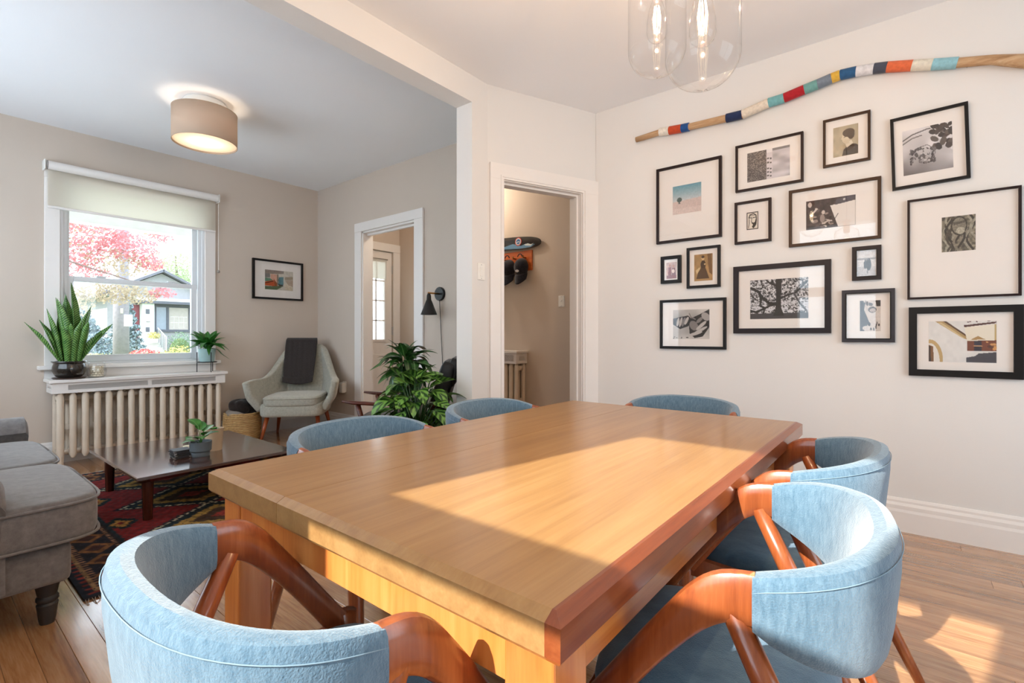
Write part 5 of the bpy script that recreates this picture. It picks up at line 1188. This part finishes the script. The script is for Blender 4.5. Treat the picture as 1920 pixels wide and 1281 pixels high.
LR = translucent('maple_red', (206, 142, 146), .45, (220, 152, 154)); LR2 = translucent('maple_tan', (184, 170, 146), .45); LGn = translucent('pale_leaf', (176, 188, 152), .5); SPR = plain('spruce_needles', (128, 142, 148), .9, var=.2)
mp_ = thing('maple_tree', 'red autumn maple spreading across the upper panes of the window', 'tree', (-.6, 12.6, -.4))
BRK = plain('bark', (120, 100, 92), .9, var=.2, scale=20)
MB().tube([(0, 0, 0), (.1, 0, 1.6), (.3, 0, 3.0), (.2, .1, 5)], [.22, .19, .15, .08], 12).build('trunk', BRK, mp_, True)
for pts in ([(.3, 0, 2.6), (1.6, -.1, 3.4), (2.8, 0, 3.9), (4.3, .1, 4.1)], [(.3, 0, 2.9), (1.8, .3, 4.0), (3.4, .5, 4.6)], [(.2, 0, 2.6), (1.6, -.3, 3.3), (2.6, -.3, 2.9), (3.6, -.3, 2.6)], [(.3, 0, 3), (-1.2, 0, 4)]): MB().tube(pts, [.06, .03, .018, .008][:len(pts)], 7).build('branch', BRK, mp_, True)
leafstuff('red_foliage', [((2.9, 0, 3.75), (.75, .5, .5), 1680, 0.037), ((3.55, 0, 3.35), (.55, .4, .3), 880, 0.037), ((2.7, 0, 3.1), (.5, .4, .28), 720, 0.035), ((4.15, .1, 3.75), (.28, .2, .22), 280, 0.037), ((3.9, 0, 3.05), (.3, .25, .16), 280, 0.037), ((4.05, -.3, 2.42), (.26, .2, .14), 220, 0.035), ((.2, 0, 4.4), (1.4, 4, 0.450), 1200, 0.045), ((2.9, 0, 2.75), (.4, .3, .12), 240, 0.030)], LR, mp_, 4)
leafstuff('tan_foliage', [((2.6, .2, 3.5), (.8, .5, .5), 600, 0.037), ((3.4, 0, 3.0), (.6, .4, .3), 480, 0.035), ((3.3, -.3, 2.35), (.75, .3, .22), 920, 0.035), ((2.6, -.2, 2.15), (.4, .3, .3), 440, 0.035), ((3.9, 0, 3.9), (.4, .3, .3), 160, 0.035)], LR2, mp_, 5)
gt_ = thing('pale_tree', 'pale yellow green tree behind the bungalow roof', 'tree', (12.6, 42.2, .3)); gt_.scale = (1.12, 1, 1.12)
MB().tube([(0, 0, 0), (.05, 0, 2), (.2, 0, 4), (.1, 0, 6)], [.2, .17, .12, .05], 10).build('trunk', BRK, gt_, True)
leafstuff('foliage', [((0, 0, 5.0), (1.6, 1.2, 1.5), 2800, 0.080), ((1.6, .5, 4.2), (1.4, 1, 1.2), 1400, 0.080)], LGn, gt_, 6)
up = thing('utility_pole', 'weathered grey utility pole with a posted white notice', 'pole', (4.02, 17.9, .3))
MB().tube([(0, 0, 0), (0, 0, 2.5), (.02, 0, 7)], [.20, .185, .15], 16).build('pole', plain('weathered_wood', (134, 128, 136), .85, var=.12, scale=14), up, True)
MB().bb(.02, .22, -.215, -.195, 1.08, 1.42).build('notice', plain('paper', (240, 240, 242), .7), up); MB().bb(-.06, .0, -.22, -.19, 1.45, 1.6).build('tag_plate', plain('tin', (170, 168, 150), .5), up)
sr = thing('spruce_tree', 'squat blue spruce on the lawn left of the pole', 'tree', (3.62, 20.6, .3))
MB().tube([(0, 0, 0), (0, 0, 1.8)], [.09, .02], 8).build('trunk', BRK, sr)
leafstuff('needle_boughs', [((0, 0, .25+.2*k), (1.0-.13*k, 1.0-.13*k, .17), 1300-140*k, .05) for k in range(7)], SPR, sr, 7)
s2 = thing('spruce_tree', 'blue spruce half hidden behind the utility pole by the bungalow door', 'tree', (6.1, 26.5, .3))
MB().tube([(0, 0, 0), (0, 0, 2.6)], [.1, .02], 8).build('trunk', BRK, s2)
leafstuff('needle_boughs', [((0, 0, .3+.3*k), (.75-.08*k, .75-.08*k, .2), 700, .065) for k in range(7)], SPR, s2, 9)
def hedge(lab, c, r3, n, mat, seed):
    t = thing('flower_bed', lab, 'shrub', (c[0], c[1], .3)); m = MB()
    m.grid(lambda a, b: (r3[0]*.75*math.cos(a*2*PI)*math.cos(b*PI/2), r3[1]*.75*math.sin(a*2*PI)*math.cos(b*PI/2), r3[2]*1.1*math.sin(b*PI/2)), 20, 6); m.build('stems', plain('stems', (96, 110, 70), .9) if not bpy.data.materials.get('stems') else bpy.data.materials['stems'], t, True)
    leafstuff('leaves', [((0, 0, r3[2]*.65), r3, n*3, .03)], mat, t, seed)
RDF = plain('red_flowers', (206, 100, 98), .9, var=.2); YLF = plain('yellow_flowers', (190, 180, 112), .9, var=.2); GNF = plain('shrub_green', (110, 138, 108), .9, var=.25)
hedge('low red flowering bed in front of the bungalow steps', (3.62, 14.1), (.42, .3, .30), 420, RDF, 2)
hedge('yellow flower bed left of the red one', (2.62, 14.1), (.55, .3, .26), 420, YLF, 3)
hedge('pale yellow shrub right of the red bed', (4.42, 14.3), (.42, .3, .34), 360, YLF, 4)
hedge('round green shrub under the bungalow window', (8.75, 28.4), (.62, .4, .62), 420, GNF, 6)
pm = thing('mum_planter', 'white planter of yellow flowers on the bungalow steps', 'planter', (7.78, 28.9, .76))
MB().lathe([(0, 0), (.16, 0), (.2, .2), (0, .2)], 16).build('tub', SOF_, pm, 'auto'); leafstuff('flowers', [((0, 0, .35), (.3, .3, .2), 700, .03)], YLF, pm, 8)
